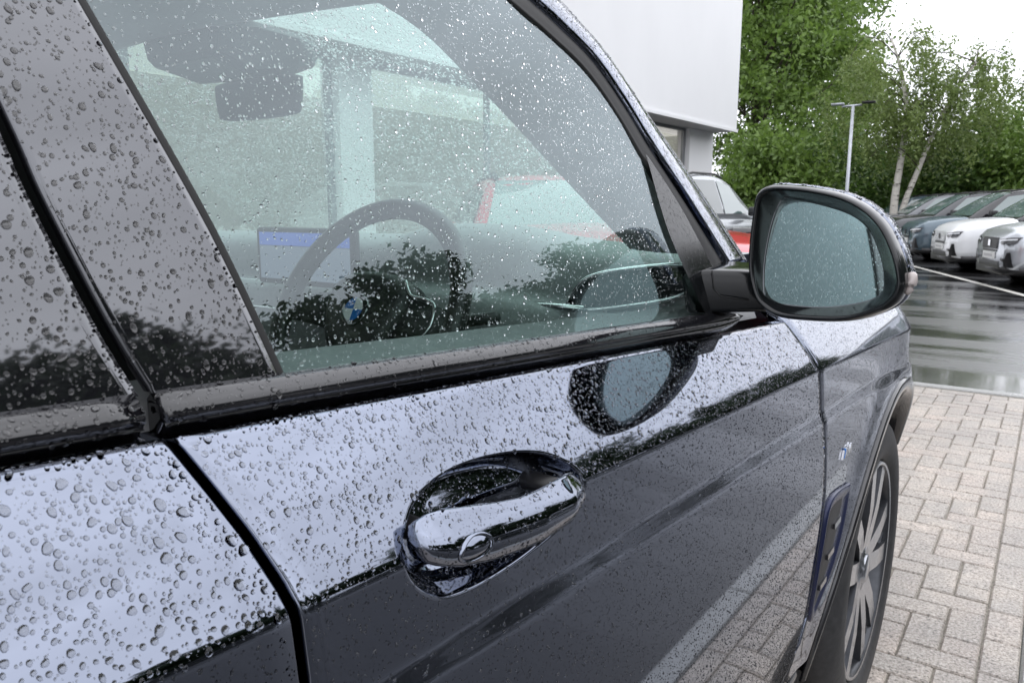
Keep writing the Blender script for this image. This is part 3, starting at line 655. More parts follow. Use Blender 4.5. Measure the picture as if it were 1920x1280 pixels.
# ---- front fender with wheel arch
def archz(y): return np.where(np.abs(y) < .468, .375 + np.sqrt(np.maximum(0, .468 ** 2 - np.asarray(y) ** 2)), .38)
ucol = np.unique(np.concatenate([np.linspace(0, 1, 40), (np.linspace(-.50, -.40, 26) + .60) / 1.4, (np.linspace(-.4, .4, 40) + .6) / 1.4]))
def fy(z, t):
    s_ = min(1, t / .085); s_ = s_ * s_ * (3 - 2 * s_); return (yf(z) + .0025) * (1 - s_) + (-.62 + 1.42 * t) * s_
A = panel(ucol, None, None, True, False, fy)
for j in range(A.shape[1]):                       # pull the rows under the arch up to its edge
    z = A[:, j, 2]; y = A[:, j, 1]; ah = archz(y); zlim = zc(y) - .016
    lowi = z < zlim - 1e-6
    if lowi.any():
        zt0 = zlim[lowi]; ff = (zt0 - z[lowi]) / (zt0 - .38); bot = np.maximum(ah[lowi], .38)
        # lower rows slide between the crease and the arch edge, at constant y
        yy = y[lowi]; nz_ = zt0 + (bot - zt0) * ff; nz_ = np.minimum(nz_, np.maximum(zt0, bot)); flange = (np.arange(A.shape[1]) < 3)[j]
        dx = A[lowi, j, 0] - S(yy, z[lowi]); A[lowi, j, 2] = nz_; A[lowi, j, 0] = S(yy, nz_) + dx
ext = []
for k, wv in enumerate(np.linspace(1, 0, 9)[:-1]):
    r0 = A[1].copy(); base = S(r0[:, 1], zb(r0[:, 1]) - .0035)
    r0[:, 0] -= .10 * wv; r0[:, 2] += .050 * math.sin(wv * PI / 2) - .0; ext.append(r0)
A = np.concatenate([np.stack(ext), A[1:]], 0)
fender = mk('front_fender', *grid(A, True), PAINT, car)
# ---- rear quarter panel
A = panel(np.unique(np.concatenate([np.linspace(0, 1, 50), (np.linspace(-3.36, -3.28, 14) + 3.72) / 1.095, (np.linspace(-2.44, -2.37, 2) + 3.72) / 1.095])), lambda z: np.full_like(np.asarray(z, float), -3.72), lambda z: np.full_like(np.asarray(z, float), -2.625), False, False)
for j in range(A.shape[1]):
    z = A[:, j, 2]; y = A[:, j, 1]; ah = archz(y + 2.864); zlim = zc(y) - .016; lowi = z < zlim - 1e-6
    nz_ = zlim[lowi] + (np.maximum(ah[lowi], .38) - zlim[lowi]) * (zlim[lowi] - z[lowi]) / (zlim[lowi] - .38)
    A[lowi, j, 2] = nz_; A[lowi, j, 0] = S(y[lowi], nz_)
quarter = mk('rear_quarter', *grid(A, True), PAINT, car)
# arch cladding and liner
arc = np.linspace(math.radians(28), math.radians(187), 70); prof = [(.470, -.004), (.472, .004), (.462, .0075), (.448, .007), (.440, .002), (.437, -.02), (.437, -.09), (.44, -.25)]
G_ = []
for r, dx in prof:
    row_ = []
    for q in arc:
        y, z = r * math.cos(q), .375 + r * math.sin(q); row_.append((float(S(y, .375 + .470 * math.sin(q))) + dx if dx > -.05 else .945 + dx - .55 * max(0, y - .12) ** 2, y, z))
    G_.append(row_)
fixn(mk('arch_cladding', *grid(G_), GLOSS2, fender))
# side vent with blue surround
vo = np.array([(-.592, .742), (-.462, .733), (-.440, .715), (-.478, .60), (-.53, .512), (-.556, .498), (-.592, .585), (-.604, .66)]); vc = vo.mean(0)
vq = closedcurve(vo, 64)
def vring(sc_k, d): q = vc + (vq - vc) * sc_k; return [(float(S(a_, b_)) + d, a_, b_) for a_, b_ in q]
vent = fixn(mk('side_vent', *loft([vring(1.0, -.002), vring(1.0, .004), vring(.96, .006), vring(.88, .0055), vring(.80, .003), vring(.6, .003)], False, True), BLUEP, fender))
vq = closedcurve(vo * [.62, .84] + vc * [.38, .16] + [-.014, .004], 64); vc2 = vq.mean(0)
fixn(mk('vent_mouth', *loft([[(float(S(a_, b_)) + d_, a_, b_) for a_, b_ in vc2 + (vq - vc2) * k_] for k_, d_ in ((1, .0035), (.9, .0045), (.4, .0046))], False, True), BLACK, fender))
for k in range(3):
    y, z = -.520 - .012 * k, .680 - .055 * k; x = float(S(y, z)); mk('vent_fin', *boxg(x + .002, x + .0085, y - .022, y + .022, z - .005, z + .005), GLOSS, fender, False)
# M badge: chrome letter and stripes
for k in range(3):
    y = -.530 + k * .011; q = [(y, .800), (y + .006, .799), (y + .012, .815), (y + .006, .816)]
    fixn(mk('badge_stripe', *prismg([(float(S(a_, b_)) + .0005, a_, b_) for a_, b_ in q], (.003, 0, 0)), [WHITEP, ROUND_B, WHITEP][k], fender, False))
mq = [(-.494, .797), (-.488, .797), (-.486, .808), (-.479, .798), (-.475, .798), (-.468, .808), (-.466, .796), (-.460, .796), (-.464, .815), (-.470, .815), (-.477, .805), (-.484, .8155), (-.490, .8155)]
fixn(mk('badge_letter', *prismg([(float(S(a_, b_)) + .0005, a_, b_) for a_, b_ in mq], (.003, 0, 0)), CHROME, fender, False))
# ---- wheel
def lathe(prof, cx, cy, cz, n=72):   # profile (radius, x) about the x axis
    return loft([[(x, cy + r * math.cos(q), cz + r * math.sin(q)) for q in np.linspace(0, 2 * PI, n, endpoint=False)] for r, x in prof], False, False)
wheel = empty('wheel', (0, 0, 0), parent=car)
tp = [(.262, .905), (.268, .922), (.285, .932), (.31, .9355), (.335, .932), (.352, .925), (.365, .914), (.372, .900), (.374, .884), (.374, .868), (.366, .866), (.366, .858), (.3755, .856), (.3755, .818), (.366, .816), (.366, .808), (.3755, .806), (.374, .77), (.366, .768), (.366, .76), (.374, .758), (.37, .72), (.34, .70)]
fixn(mk('tyre', *lathe(tp, 0, 0, .375), TYRE, wheel))
fixn(mk('rim', *lathe([(.263, .908), (.2625, .921), (.258, .9245), (.252, .922), (.249, .912), (.244, .90), (.238, .86), (.235, .74), (.06, .735)], 0, 0, .375), ALLOYD, wheel))
fixn(mk('rim_lip', *lathe([(.2627, .9212), (.259, .9252), (.2535, .9235)], 0, 0, .375), ALLOY, wheel))
def spoke(a0, r0, w0, a1, r1, w1, xr, depth=.03):
    """bar from polar (r0,a0) to (r1,a1); face bright, flanks dark"""
    c0 = np.array([r0 * math.cos(a0), r0 * math.sin(a0)]); c1 = np.array([r1 * math.cos(a1), r1 * math.sin(a1)]); d = c1 - c0; d /= np.linalg.norm(d); nrm = np.array([-d[1], d[0]])
    V = []; 
    for x_f in (0, 1):
        for c, w_, xx in ((c0, w0, xr[0]), ((c0 + c1) / 2, (w0 + w1) / 2, (xr[0] + xr[1]) / 2 + .004), (c1, w1, xr[1])):
            for s in (-1, 1): q = c + nrm * s * (w_ if x_f else w_ + .004); V.append((xx - (0 if x_f else depth), q[0], .375 + q[1]))
    Fc = [(6, 8, 9, 7), (8, 10, 11, 9), (0, 2, 8, 6), (2, 4, 10, 8), (7, 9, 3, 1), (9, 11, 5, 3), (4, 5, 11, 10), (0, 6, 7, 1)]
    return V, Fc
for k in range(5):
    a0 = math.radians(76 + 72 * k)
    for s in (-1, 1):
        V, F = spoke(a0 + s * .30, .050, .024, a0 + s * .25, .255, .0225, (.911, .920))
        o = mk('spoke', V, F, ALLOY, wheel, False, mats=[ALLOY, ALLOYD], fm=[0, 0, 1, 1, 1, 1, 1, 1]); fixn(o)
        V, F = spoke(a0 + s * .275, .185, .007, a0 + s * .08, .250, .007, (.905, .913), .02)
        o = mk('spoke_web', V, F, ALLOY, wheel, False, mats=[ALLOY, ALLOYD], fm=[0, 0, 1, 1, 1, 1, 1, 1]); fixn(o)
fixn(mk('hub', *loft([[(x, r * math.cos(q), .375 + r * math.sin(q)) for q in np.linspace(0, 2 * PI, 40, endpoint=False)] for r, x in ((.075, .87), (.07, .905), (.058, .911), (.036, .912), (.034, .918), (.028, .921), (.01, .922))], True, True), ALLOY, wheel))
fixn(mk('brake_disc', *lathe([(.17, .80), (.172, .815), (.08, .815), (.075, .80)], 0, 0, .375), ALLOYD, wheel))
for wy, sxw in ((-2.864, 1), (0, -1), (-2.864, -1)):
    w2 = empty('wheel', (0, wy, 0), parent=car); w2.scale = (sxw, 1, 1)
    for ch in list(wheel.children):
        c = ch.copy(); COL.objects.link(c); c.parent = w2
# ---- dark inner shell behind the gaps
mk('door_jamb', *boxg(.78, .868, -1.80, -1.66, .3, 1.10), BLACK, car, False); mk('hinge_pillar', *boxg(.78, .868, -.85, -.60, .40, 1.05), BLACK, car, False)
rbox('sill', .70, .895, -2.36, -.50, .24, .379, GLOSS2, car, .02, 3)
mk('inner_arch', *boxg(.55, .80, -.62, .62, .3, .95), BLACK, car, False)
# ---- belt trims
def trim(name, y0, y1, parent, tip=False):
    R = []
    for y in np.linspace(y0, y1, 50):
        a, b = zt(y), zb(y); gx = .872 - .249 * (a - 1.15) - .3 * (a - 1.15) ** 2
        sec = np.array([(gx - .004, a - .004), (gx + .001, a + .0005), (gx + .0042, a + .0012), (gx + .0085, a - .0012), (gx + .0118, a - .0048), (gx + .0138, a - .0086), (gx + .0138, a - .0115), (gx + .0115, a - .0128), (gx + .011, a - .0145), (gx + .012, a - .0152), (gx + .0095, b + .001), (gx + .004, b - .006), (gx - .004, b - .006)])
        if tip and y > -1.06:
            f = (y + 1.06) / .118; c = np.array([gx + .012, a - .007]); sec = c + (sec - c) * max(.02, math.sqrt(max(0, 1 - f * f)))
        R.append([(x, y, z) for x, z in sec])
    return fixn(mk(name, *loft(R), GLOSS2, parent))
btrim = trim('belt_trim', -1.7325, -.942, door, True); rtrim = trim('belt_trim', -2.62, -1.7435, rdoor)
# ---- glass and pillars
gxf = lambda z: .872 - .249 * (z - 1.15) - .3 * (z - 1.15) ** 2
def gsheet(e0, e1, n=24, m=18, off=0., flange=0.):
    """sheet on the glass surface between two (y,z) edge polylines of equal parameter"""
    a, b = smoothcurve(e0, m), smoothcurve(e1, m); A = []
    for p, q in zip(a, b):
        A.append([(gxf(p[1] * (1 - t) + q[1] * t) + off, p[0] * (1 - t) + q[0] * t, p[1] * (1 - t) + q[1] * t) for t in np.linspace(0, 1, n)])
    A = np.array(A)
    if flange:
        l = A[:, :1].copy(); l[:, :, 0] -= flange; r = A[:, -1:].copy(); r[:, :, 0] -= flange; A = np.concatenate([l, A, r], 1)
    return grid(A)
bp_ = [(-1.6588, 1.1465), (-1.6801, 1.2225), (-1.7035, 1.2896), (-1.720, 1.3369), (-1.748, 1.42), (-1.79, 1.55)]
gp_ = [(-1.7375, 1.1505), (-1.7504, 1.1861), (-1.7652, 1.2412), (-1.7709, 1.272), (-1.790, 1.36), (-1.83, 1.55)]
fr_ = [(-1.053, 1.1115), (-1.106, 1.206), (-1.114, 1.289), (-1.193, 1.378), (-1.301, 1.427), (-1.46, 1.50)]
fg = [(-1.659, 1.1435), (-1.6801, 1.2225), (-1.7035, 1.2896), (-1.720, 1.3369), (-1.748, 1.42), (-1.79, 1.55)]
e1 = [(-1.03, 1.107), (-1.098, 1.206), (-1.106, 1.289), (-1.185, 1.381), (-1.293, 1.431), (-1.44, 1.51)]
win = fixn(mk('window_glass', *gsheet(fg, e1, 40, 40), GLASS, door))
def sh(p, d): return [(a_ + d, b_) for a_, b_ in p]
pill = fixn(mk('pillar_trim', *gsheet(sh(gp_, .0035), sh(bp_, -.0045), 20, 30, .0045, .008), GLOSS, door))
fixn(mk('window_seal', *gsheet(sh(bp_, -.0038), sh(bp_, .0015), 4, 30, .0028, .006), RUBBER, door))
rp = [(a_ - .115, b_ + .004) for a_, b_ in gp_]
rpill = fixn(mk('pillar_trim', *gsheet(rp, sh(gp_, -.0035), 20, 30, .0045, .008), GLOSS, rdoor))
mk('pillar_core', *gsheet(sh(gp_, -.1), sh(gp_, .06), 8, 20, -.03), BLACK, car)
rg2 = [(-2.55, 1.195), (-2.55, 1.3), (-2.5, 1.4), (-2.45, 1.5), (-2.4, 1.55), (-2.3, 1.58)]
mk('window_glass', *gsheet(rg2, sh(rp, .004), 20, 20), GLASS, rdoor)
# door frame along the screen pillar, as strips between glass edge (gl) and screen edge (oc)
gl = smoothcurve([(.741, -1.46, 1.50), (.78, -1.301, 1.427), (.789, -1.249, 1.406), (.80, -1.193, 1.378), (.815, -1.149, 1.336), (.832, -1.114, 1.289), (.850, -1.055, 1.23), (.869, -.991, 1.163)], 50)
oc = smoothcurve([(.655, -1.30, 1.575), (.70, -1.11, 1.478), (.712, -1.08, 1.455), (.725, -1.05, 1.43), (.738, -1.009, 1.395), (.75, -.962, 1.357), (.775, -.852, 1.273), (.81, -.693, 1.147)], 50)
outn = np.array([.80, .25, .55]); outn /= np.linalg.norm(outn)
def strip(name, t0, t1, lift, mat, parent, depth=.01, bulge=.004, n=9):
    A = []
    for a_, b_ in zip(gl, oc):
        row_ = []
        for k, t in enumerate(np.linspace(t0, t1, n)):
            f = (t - t0) / (t1 - t0); p = a_ * (1 - t) + b_ * t + outn * (lift + .012 * math.sin(PI * min(1, max(0, t))) + bulge * math.sin(PI * f)); row_.append(p)
        row_ = [row_[0] - outn * depth] + row_ + [row_[-1] - outn * depth]; A.append(row_)
    return fixn(mk(name, *grid(A), mat, parent))
strip('frame_seal', -.03, .17, .000, RUBBER, door, .006, .002)
dframe = strip('window_frame', .18, .50, .006, PAINT, door, .014, .0012)
strip('pillar_seal', .505, .66, -.010, RUBBER, car, .004, .001)
apil = strip('screen_pillar', .62, 1.02, .003, PAINT, car, .03, .003)
# mirror sail: gloss black triangle ahead of the glass
se = smoothcurve([(-1.117, 1.295), (-1.107, 1.206), (-1.048, 1.108)], 20); si = smoothcurve([(-1.112, 1.292), (-1.05, 1.228), (-.955, 1.104)], 20)
A = [[(gxf(p[1] * (1 - t) + q[1] * t) + .004, p[0] * (1 - t) + q[0] * t, p[1] * (1 - t) + q[1] * t) for t in np.linspace(0, 1, 10)] for p, q in zip(se, si)]
sail = fixn(mk('mirror_sail', *grid(A), SATIN, door))
# ---- door mirror
mirror = empty('door_mirror', (0, 0, 0), parent=car)
MG = closedcurve([(0.9523, -1.0030, 1.2461), (0.9422, -0.9999, 1.2166), (0.9390, -0.9990, 1.1670), (0.9463, -1.0011, 1.1288), (0.9709, -1.0085, 1.1256), (1.0141, -1.0215, 1.1263), (1.0536, -1.0334, 1.1351), (1.0706, -1.0384, 1.1459), (1.0720, -1.0389, 1.1624), (1.0665, -1.0372, 1.1838), (1.0516, -1.0328, 1.2125), (1.0299, -1.0262, 1.2291), (0.9994, -1.0171, 1.2393), (0.9701, -1.0083, 1.2454)], 96)
MH = closedcurve([(0.9455, -1.0238, 1.2621), (0.9313, -1.0216, 1.2546), (0.9264, -1.0209, 1.2376), (0.9232, -1.0204, 1.1889), (0.9248, -1.0207, 1.1608), (0.9322, -1.0218, 1.1355), (0.9422, -1.0233, 1.1218), (0.9634, -1.0265, 1.1113), (1.0047, -1.0327, 1.1106), (1.0437, -1.0385, 1.1146), (1.0739, -1.0430, 1.1262), (1.0906, -1.0456, 1.1390), (1.0965, -1.0464, 1.1543), (1.0947, -1.0462, 1.1707), (1.0862, -1.0450, 1.1949), (1.0725, -1.0429, 1.2191), (1.0532, -1.0400, 1.2375), (1.0278, -1.0362, 1.2505), (0.9949, -1.0312, 1.2583), (0.9678, -1.0271, 1.2617)], 96)
MG[:, 1] = -1.012 - .085 * (MG[:, 0] - 1.01) + .18 * (MG[:, 2] - 1.19)
mc = MH.mean(0); gc = MG.mean(0)
def mring(base, c, s, dy): q = c + (base - c) * np.array([s, 1, s]); q[:, 1] += dy; return q
bez = [mring(MG, gc, 1.0, .006), mring(MG, gc, 1.0, -.004), mring(MH, mc, .90, -.004), mring(MH, mc, .925, -.012), mring(MH, mc, .955, -.010), mring(MH, mc, .985, -.002), mring(MH, mc, .998, .008), mring(MH, mc, 1.0, .018)]
fixn(mk('bezel', *loft(bez, False, False), SATIN, mirror))
cap = [mring(MH, mc, .995, .0185), mring(MH, mc, 1.015, .021), mring(MH, mc, 1.018, .035), mring(MH, mc, 1.0, .058), mring(MH, mc, .93, .082), mring(MH, mc, .80, .102), mring(MH, mc, .58, .117), mring(MH, mc, .3, .125), mring(MH, mc, .08, .127)]
mcap = fixn(mk('mirror_cap', *loft(cap, False, True), PAINT, mirror))
mgl = mk('mirror_glass', [tuple(p) for p in MG] + [tuple(gc)], [(k, (k + 1) % 96, 96) for k in range(96)], MIRROR, mirror, False); fixn(mgl)
fixn(mk('mirror_rim', *tubeg(np.concatenate([MG, MG[:1]]) + [0, -.001, 0], .0012, 6), GLOSS, mirror))
tl = [(1.0715, -.905, 1.125), (1.0805, -.905, 1.142), (1.0785, -.905, 1.162)]
fixn(mk('turn_signal', *tubeg(smoothcurve([(1.0945, -1.033, 1.1475), (1.099, -1.031, 1.1595), (1.098, -1.029, 1.170)], 8), [.003, .005, .0055, .0055, .0055, .0055, .005, .003], 8), AMBER, mirror))
arm = [[(.850, -1.050, 1.160), (.850, -.95, 1.166), (.850, -.95, 1.110), (.858, -1.046, 1.110)], [(.880, -1.038, 1.1625), (.880, -.935, 1.168), (.880, -.935, 1.108), (.880, -1.034, 1.110)],
       [(.912, -1.020, 1.1620), (.912, -.925, 1.166), (.912, -.925, 1.108), (.912, -1.018, 1.112)], [(.945, -1.006, 1.160), (.945, -.92, 1.160), (.945, -.92, 1.110), (.945, -1.005, 1.114)]]
o = fixn(mk('mirror_arm', *loft(arm), SATIN, mirror)); bv = o.modifiers.new('bevel', 'BEVEL'); bv.width = .006; bv.segments = 3; bv.limit_method = 'ANGLE'
mk('arm_seam', *tubeg([(.886, -1.0375, 1.1625), (.889, -1.0355, 1.140), (.896, -1.032, 1.132), (.925, -1.016, 1.128)], .0009, 5), RUBBER, mirror)
# ---- windscreen, roof, bonnet and far side
we = smoothcurve([(.80, -.655, 1.12), (.775, -.835, 1.265), (.75, -.948, 1.35), (.725, -1.04, 1.424), (.695, -1.11, 1.474), (.65, -1.30, 1.572)], 30)
def wpt(p, u): return (u * p[0], p[1] + .20 * (1 - u * u), p[2] + .022 * (1 - u * u))
A = [[wpt(p, u) for u in np.linspace(-1, 1, 40)] for p in we]
wscr = mk('windscreen', *grid(A, True), WGLASS, car)
te = we[-1]
A = [[(u * (te[0] - .02 * k / 10), te[1] + .20 * (1 - u * u) - k * .24, te[2] + .022 * (1 - u * u) + .05 * math.sin(min(1, k / 5) * PI / 2) + .012) for u in np.linspace(-1, 1, 30)] for k in range(11)]
roof = mk('roof', *grid(A, True), PAINT, car)
A = [[(q[0], q[1], q[2] - .05) for q in r] for r in A]
mk('headliner', *grid(A), INT_L, car)
A = [[(u * (.79 - .10 * (k / 12) ** 3), -.62 + .19 * (1 - u * u) + k * .11 * (1 - .10 * u * u), 1.10 + .05 * (1 - u * u) - .0012 * k * k) for u in np.linspace(-1, 1, 24)] for k in range(13)]
mk('bonnet', *grid(A, True), PAINT, car)
mk('front_bumper', *loft([[(.80 - .05 * k, .80 + .02 * k, .9 - .1 * k), (.80 - .05 * k, .80 + .02 * k, .30), (-.80 + .05 * k, .80 + .02 * k, .30), (-.80 + .05 * k, .80 + .02 * k, .9 - .1 * k)] for k in range(3)]), PAINT, car)
for src_, nm in ((door, 'front_door'), (rdoor, 'rear_door'), (fender, 'front_fender'), (quarter, 'rear_quarter')):
    o = bpy.data.objects.new(nm, src_.data); o.scale = (-1, 1, 1); link(o, car)
for o_, nm in ((win, 'window_glass'),):
    o = bpy.data.objects.new(nm, o_.data); o.scale = (-1, 1, 1); link(o, car)
mk('screen_pillar', *tubeg([(-.655, -1.30, 1.575), (-.71, -1.08, 1.455), (-.81, -.693, 1.147)], .03, 8), PAINT, car)
fixn(mk('tailgate', *grid([[(u * w_, y, z) for u in np.linspace(-1, 1, 10)] for w_, y, z in ((.60, -3.62, 1.60), (.70, -3.78, 1.36), (.80, -3.86, 1.16), (.88, -3.84, .80), (.88, -3.76, .35))]), PAINT, car))
fixn(mk('quarter_window', *gsheet([(-3.62, 1.21), (-3.58, 1.3), (-3.52, 1.4), (-3.45, 1.5), (-3.4, 1.55), (-3.3, 1.58)], [(a_ - .01, b_) for a_, b_ in rg2], 20, 20), GLOSS, car))
mk('cabin_floor', *boxg(-.78, .78, -3.7, -.1, .25, .32), BLACK, car, False)
# ---- cabin
ip = smoothcurve([(.50, -1.42, 1.515), (.57, -1.236, 1.457), (.61, -1.14, 1.388), (.65, -1.0, 1.281), (.70, -.88, 1.175)], 24); op = we[::-1][:]
opi = np.array([op[int(k)] for k in np.linspace(0, 27, 24)]) + np.array([-.03, -.03, -.02])
gi = np.array([gl[int(k)] for k in np.linspace(0, 49, 24)]) + np.array([-.022, .035, .012])
fixn(mk('pillar_lining', *grid([opi, (opi + ip) / 2 + [.012, .0, .01], ip, (ip + gi) / 2 + [0, -.02, 0], gi]), INT_L, car))
dp_ = smoothcurve([(-.40, 1.10), (-.52, 1.155), (-.66, 1.178), (-.78, 1.180), (-.845, 1.165), (-.862, 1.12), (-.862, 1.085), (-.90, 1.075), (-.905, 1.0), (-.87, .9), (-.80, .75), (-.75, .5)], 44)
A = []
for u in np.linspace(-.80, .80, 60):
    hump = math.exp(-((u - .37) / .17) ** 4); edge_ = (abs(u) / .8) ** 4 * .07
    A.append([(u, y + edge_ * 1.2 - (.02 * hump if y < -.7 else 0), z + hump * .03 * math.exp(-((y + .80) / .09) ** 2) - edge_ * .3) for y, z in dp_])
dash = fixn(mk('dashboard', *grid(A), INT_G, car))
mk('dash_strip', *tubeg([(u, -.874, 1.083 - .004) for u in np.linspace(-.7, .62, 20)], .006, 6), SILV, dash)
fixn(mk('dash_lower_strip', *tubeg([(u, -.908, 1.03) for u in np.linspace(-.7, .15, 12)], .0035, 6), SILV, dash))
scr = rbox('centre_screen', -.135, .155, -.915, -.898, 1.082, 1.197, BLACK, car, .008, 2)
mk('display', [(-.122, -.9156, 1.094), (.142, -.9156, 1.094), (.142, -.9156, 1.160), (-.122, -.9156, 1.160)], [(0, 1, 2, 3)], SCREEN, scr, False)
mk('display_header', [(-.122, -.9156, 1.161), (.142, -.9156, 1.161), (.142, -.9156, 1.187), (-.122, -.9156, 1.187)], [(0, 1, 2, 3)], SCREEN2, scr, False)
# right-hand air vent with chrome outline
vq2 = [(.60, 1.075), (.74, 1.098), (.765, 1.125), (.755, 1.15), (.64, 1.135), (.60, 1.11)]
V_ = [(x, -.845 + (x - .6) * .35, z) for x, z in closedcurve(vq2, 40)]
fixn(mk('air_vent', *prismg([(a_, b_ - .02, c_) for a_, b_, c_ in V_], (0, .03, 0)), INT_D, dash))
mk('vent_surround', *tubeg(np.array(V_ + V_[:1]) + [0, -.021, 0], .004, 6), CHROME, dash)
# inner door: ledge, card and pull
A = []
for y in np.linspace(-1.75, -.80, 30):
    a = zt(y); A.append([(.868, y, a - .02), (.862, y, a - .006), (.83, y, a + .004), (.795, y, a - .002), (.775, y, a - .03), (.765, y, a - .12), (.78, y, a - .2), (.78, y, .5)])
fixn(mk('door_card', *grid(A), INT_M, door))
fixn(mk('door_card_strip', *tubeg([(.768, y, zt(y) - .07) for y in np.linspace(-1.6, -.95, 12)], .008, 6), TAN, door))
# rear-view mirror and sensor housing
rm = [[(x, -1.0 + dy, 1.432 + dz) for x, dz in closedcurve([(-.118, .018), (-.105, .032), (0, .036), (.105, .032), (.118, .018), (.112, -.022), (.095, -.034), (0, -.037), (-.095, -.034), (-.112, -.022)], 40) * np.array([s, s])] for s, dy in ((.5, -.004), (.96, -.003), (1.0, .0), (1.0, .012), (.8, .03), (.4, .036))]
rear = fixn(mk('rear_view_mirror', *loft(rm), INT_D, car))
hs = [[(-hw_, y, z1), (hw_, y, z1), (hw_ * .85, y, z0), (-hw_ * .85, y, z0)] for y, z1, z0, hw_ in ((-1.15, 1.525, 1.475, .11), (-1.06, 1.54, 1.455, .10), (-.96, 1.54, 1.472, .085), (-.89, 1.535, 1.497, .06))]
o = fixn(mk('sensor_housing', *loft(hs), INT_D, car, False)); o.modifiers.new('b', 'BEVEL').width = .01
hdp = [(-1.02, 1.575), (-1.09, 1.535), (-1.125, 1.505), (-1.15, 1.500), (-1.22, 1.51), (-1.5, 1.53), (-2.0, 1.53), (-2.6, 1.50)]
fixn(mk('header_lining', *grid([[(u * (.60 if k < 4 else .64), y - .02 * (1 - abs(u)) + .03 * u * u, z + .012 * (1 - u * u)) for u in np.linspace(-1, 1, 24)] for k, (y, z) in enumerate(hdp)]), INT_L, car))
# steering wheel
hc = np.array([.37, -1.10, 1.073]); tilt = math.radians(28)
ax_u = np.array([0, math.sin(tilt), math.cos(tilt)]); ax_r = np.array([1., 0, 0]); ax_n = np.cross(ax_r, ax_u); ax_n = ax_n if ax_n[1] < 0 else -ax_n
sw = empty('steering_wheel', (0, 0, 0), parent=car)
def swp(r, u, n=0): return hc + ax_r * r + ax_u * u + ax_n * n
R_ = .178; rg_ = []
for q in np.linspace(0, 2 * PI, 80, endpoint=False):
    rad2 = R_ * (1 - .05 * max(0, -math.sin(q)) ** 3)
    ring = []
    for p in np.linspace(0, 2 * PI, 14, endpoint=False):
        rr_ = rad2 + .0165 * math.cos(p); ring.append(swp(rr_ * math.cos(q), rr_ * math.sin(q), .015 * math.sin(p) + .008))
    rg_.append(ring)
V, F = loft(rg_ + [rg_[0]], False, False); fixn(mk('wheel_rim', V, F, LEATHER, sw))
hub = closedcurve([(-.085, .03), (-.06, .062), (0, .072), (.06, .062), (.085, .03), (.07, -.03), (.045, -.062), (0, -.07), (-.045, -.062), (-.07, -.03)], 48)
fixn(mk('airbag_cover', *loft([[swp(*(p * s), d) for p in hub] for s, d in ((1, -.03), (1, .0), (.96, .012), (.8, .022), (.4, .027))], True, True), LEATHER, sw))
for s in (-1, 1):
    q = [(s * .06, .035), (s * .11, .028), (s * .168, .018), (s * .172, -.018), (s * .11, -.022), (s * .06, -.03)]
    fixn(mk('spoke', *prismg([swp(a_, b_, -.005) for a_, b_ in q], ax_n * .014), INT_D, sw))
    if s > 0: fixn(mk('spoke_trim', *tubeg(smoothcurve([swp(s * .066, .058, .012), swp(s * .085, .036, .012), swp(s * .115, .032, .010), (swp(s * .135, .02, .010)), swp(s * .132, -.02, .010), swp(s * .08, -.055, .008)], 20), .0025, 6), SILV, sw))
fixn(mk('lower_spoke', *prismg([swp(a_, b_, -.004) for a_, b_ in ((-.04, -.05), (.04, -.05), (.03, -.16), (-.03, -.16))], ax_n * .012), SILV, sw))
rd = fixn(mk('roundel', *loft([[swp(r * math.cos(q), r * math.sin(q), d) for q in np.linspace(0, 2 * PI, 32, endpoint=False)] for r, d in ((.0265, .02), (.0265, .0295), (.024, .0305))], False, True), GLOSS, sw))
for k in range(4):
    aa = np.linspace(k * PI / 2, (k + 1) * PI / 2, 10); pts = [swp(0, 0, .0312)] + [swp(.0185 * math.cos(q), .0185 * math.sin(q), .0312) for q in aa]
    mk('roundel_quarter', pts, [list(range(len(pts)))], ROUND_B if k % 2 else ROUND_W, sw, False)
mk('steering_column', *tubeg([swp(0, 0, -.03), swp(0, 0, -.25)], .05, 14), INT_D, car)
fixn(mk('indicator_stalk', *tubeg([swp(.04, .0, -.06), swp(.16, .03, -.055), swp(.20, .035, -.05)], [.008, .009, .010], 8), INT_D, car))

# ================================================================== raindrops
DRNG = np.random.default_rng(5)
def surf_samples(o, n, pred=None, outward=(1, 0, .4)):
    me = o.data; me.calc_loop_triangles(); nv = len(me.vertices)
    co = np.empty(nv * 3); me.vertices.foreach_get('co', co); co = co.reshape(-1, 3)
    no = np.empty(nv * 3); me.vertices.foreach_get('normal', no); no = no.reshape(-1, 3)
    t = np.empty(len(me.loop_triangles) * 3, dtype=np.int64); me.loop_triangles.foreach_get('vertices', t); t = t.reshape(-1, 3)
    c = co[t].mean(1); tn = no[t].mean(1); ok = np.ones(len(t), bool)
    if pred is not None: ok &= pred(c)
    t = t[ok]
    a, b, d = co[t[:, 0]], co[t[:, 1]], co[t[:, 2]]; ar = np.linalg.norm(np.cross(b - a, d - a), axis=1) / 2
    N = int(n * ar.sum()); 
    if N == 0: return np.zeros((0, 3)), np.zeros((0, 3))
    idx = DRNG.choice(len(t), N, p=ar / ar.sum()); u = np.sqrt(DRNG.random(N)); v = DRNG.random(N)
    w0, w1, w2 = 1 - u, u * (1 - v), u * v; T = t[idx]
    p = co[T[:, 0]] * w0[:, None] + co[T[:, 1]] * w1[:, None] + co[T[:, 2]] * w2[:, None]
    nn = no[T[:, 0]] * w0[:, None] + no[T[:, 1]] * w1[:, None] + no[T[:, 2]] * w2[:, None]
    nn /= np.linalg.norm(nn, axis=1)[:, None] + 1e-9
    s = np.sign((nn * np.asarray(outward, float)).sum(1)); s[s == 0] = 1
    return p, nn * s[:, None]
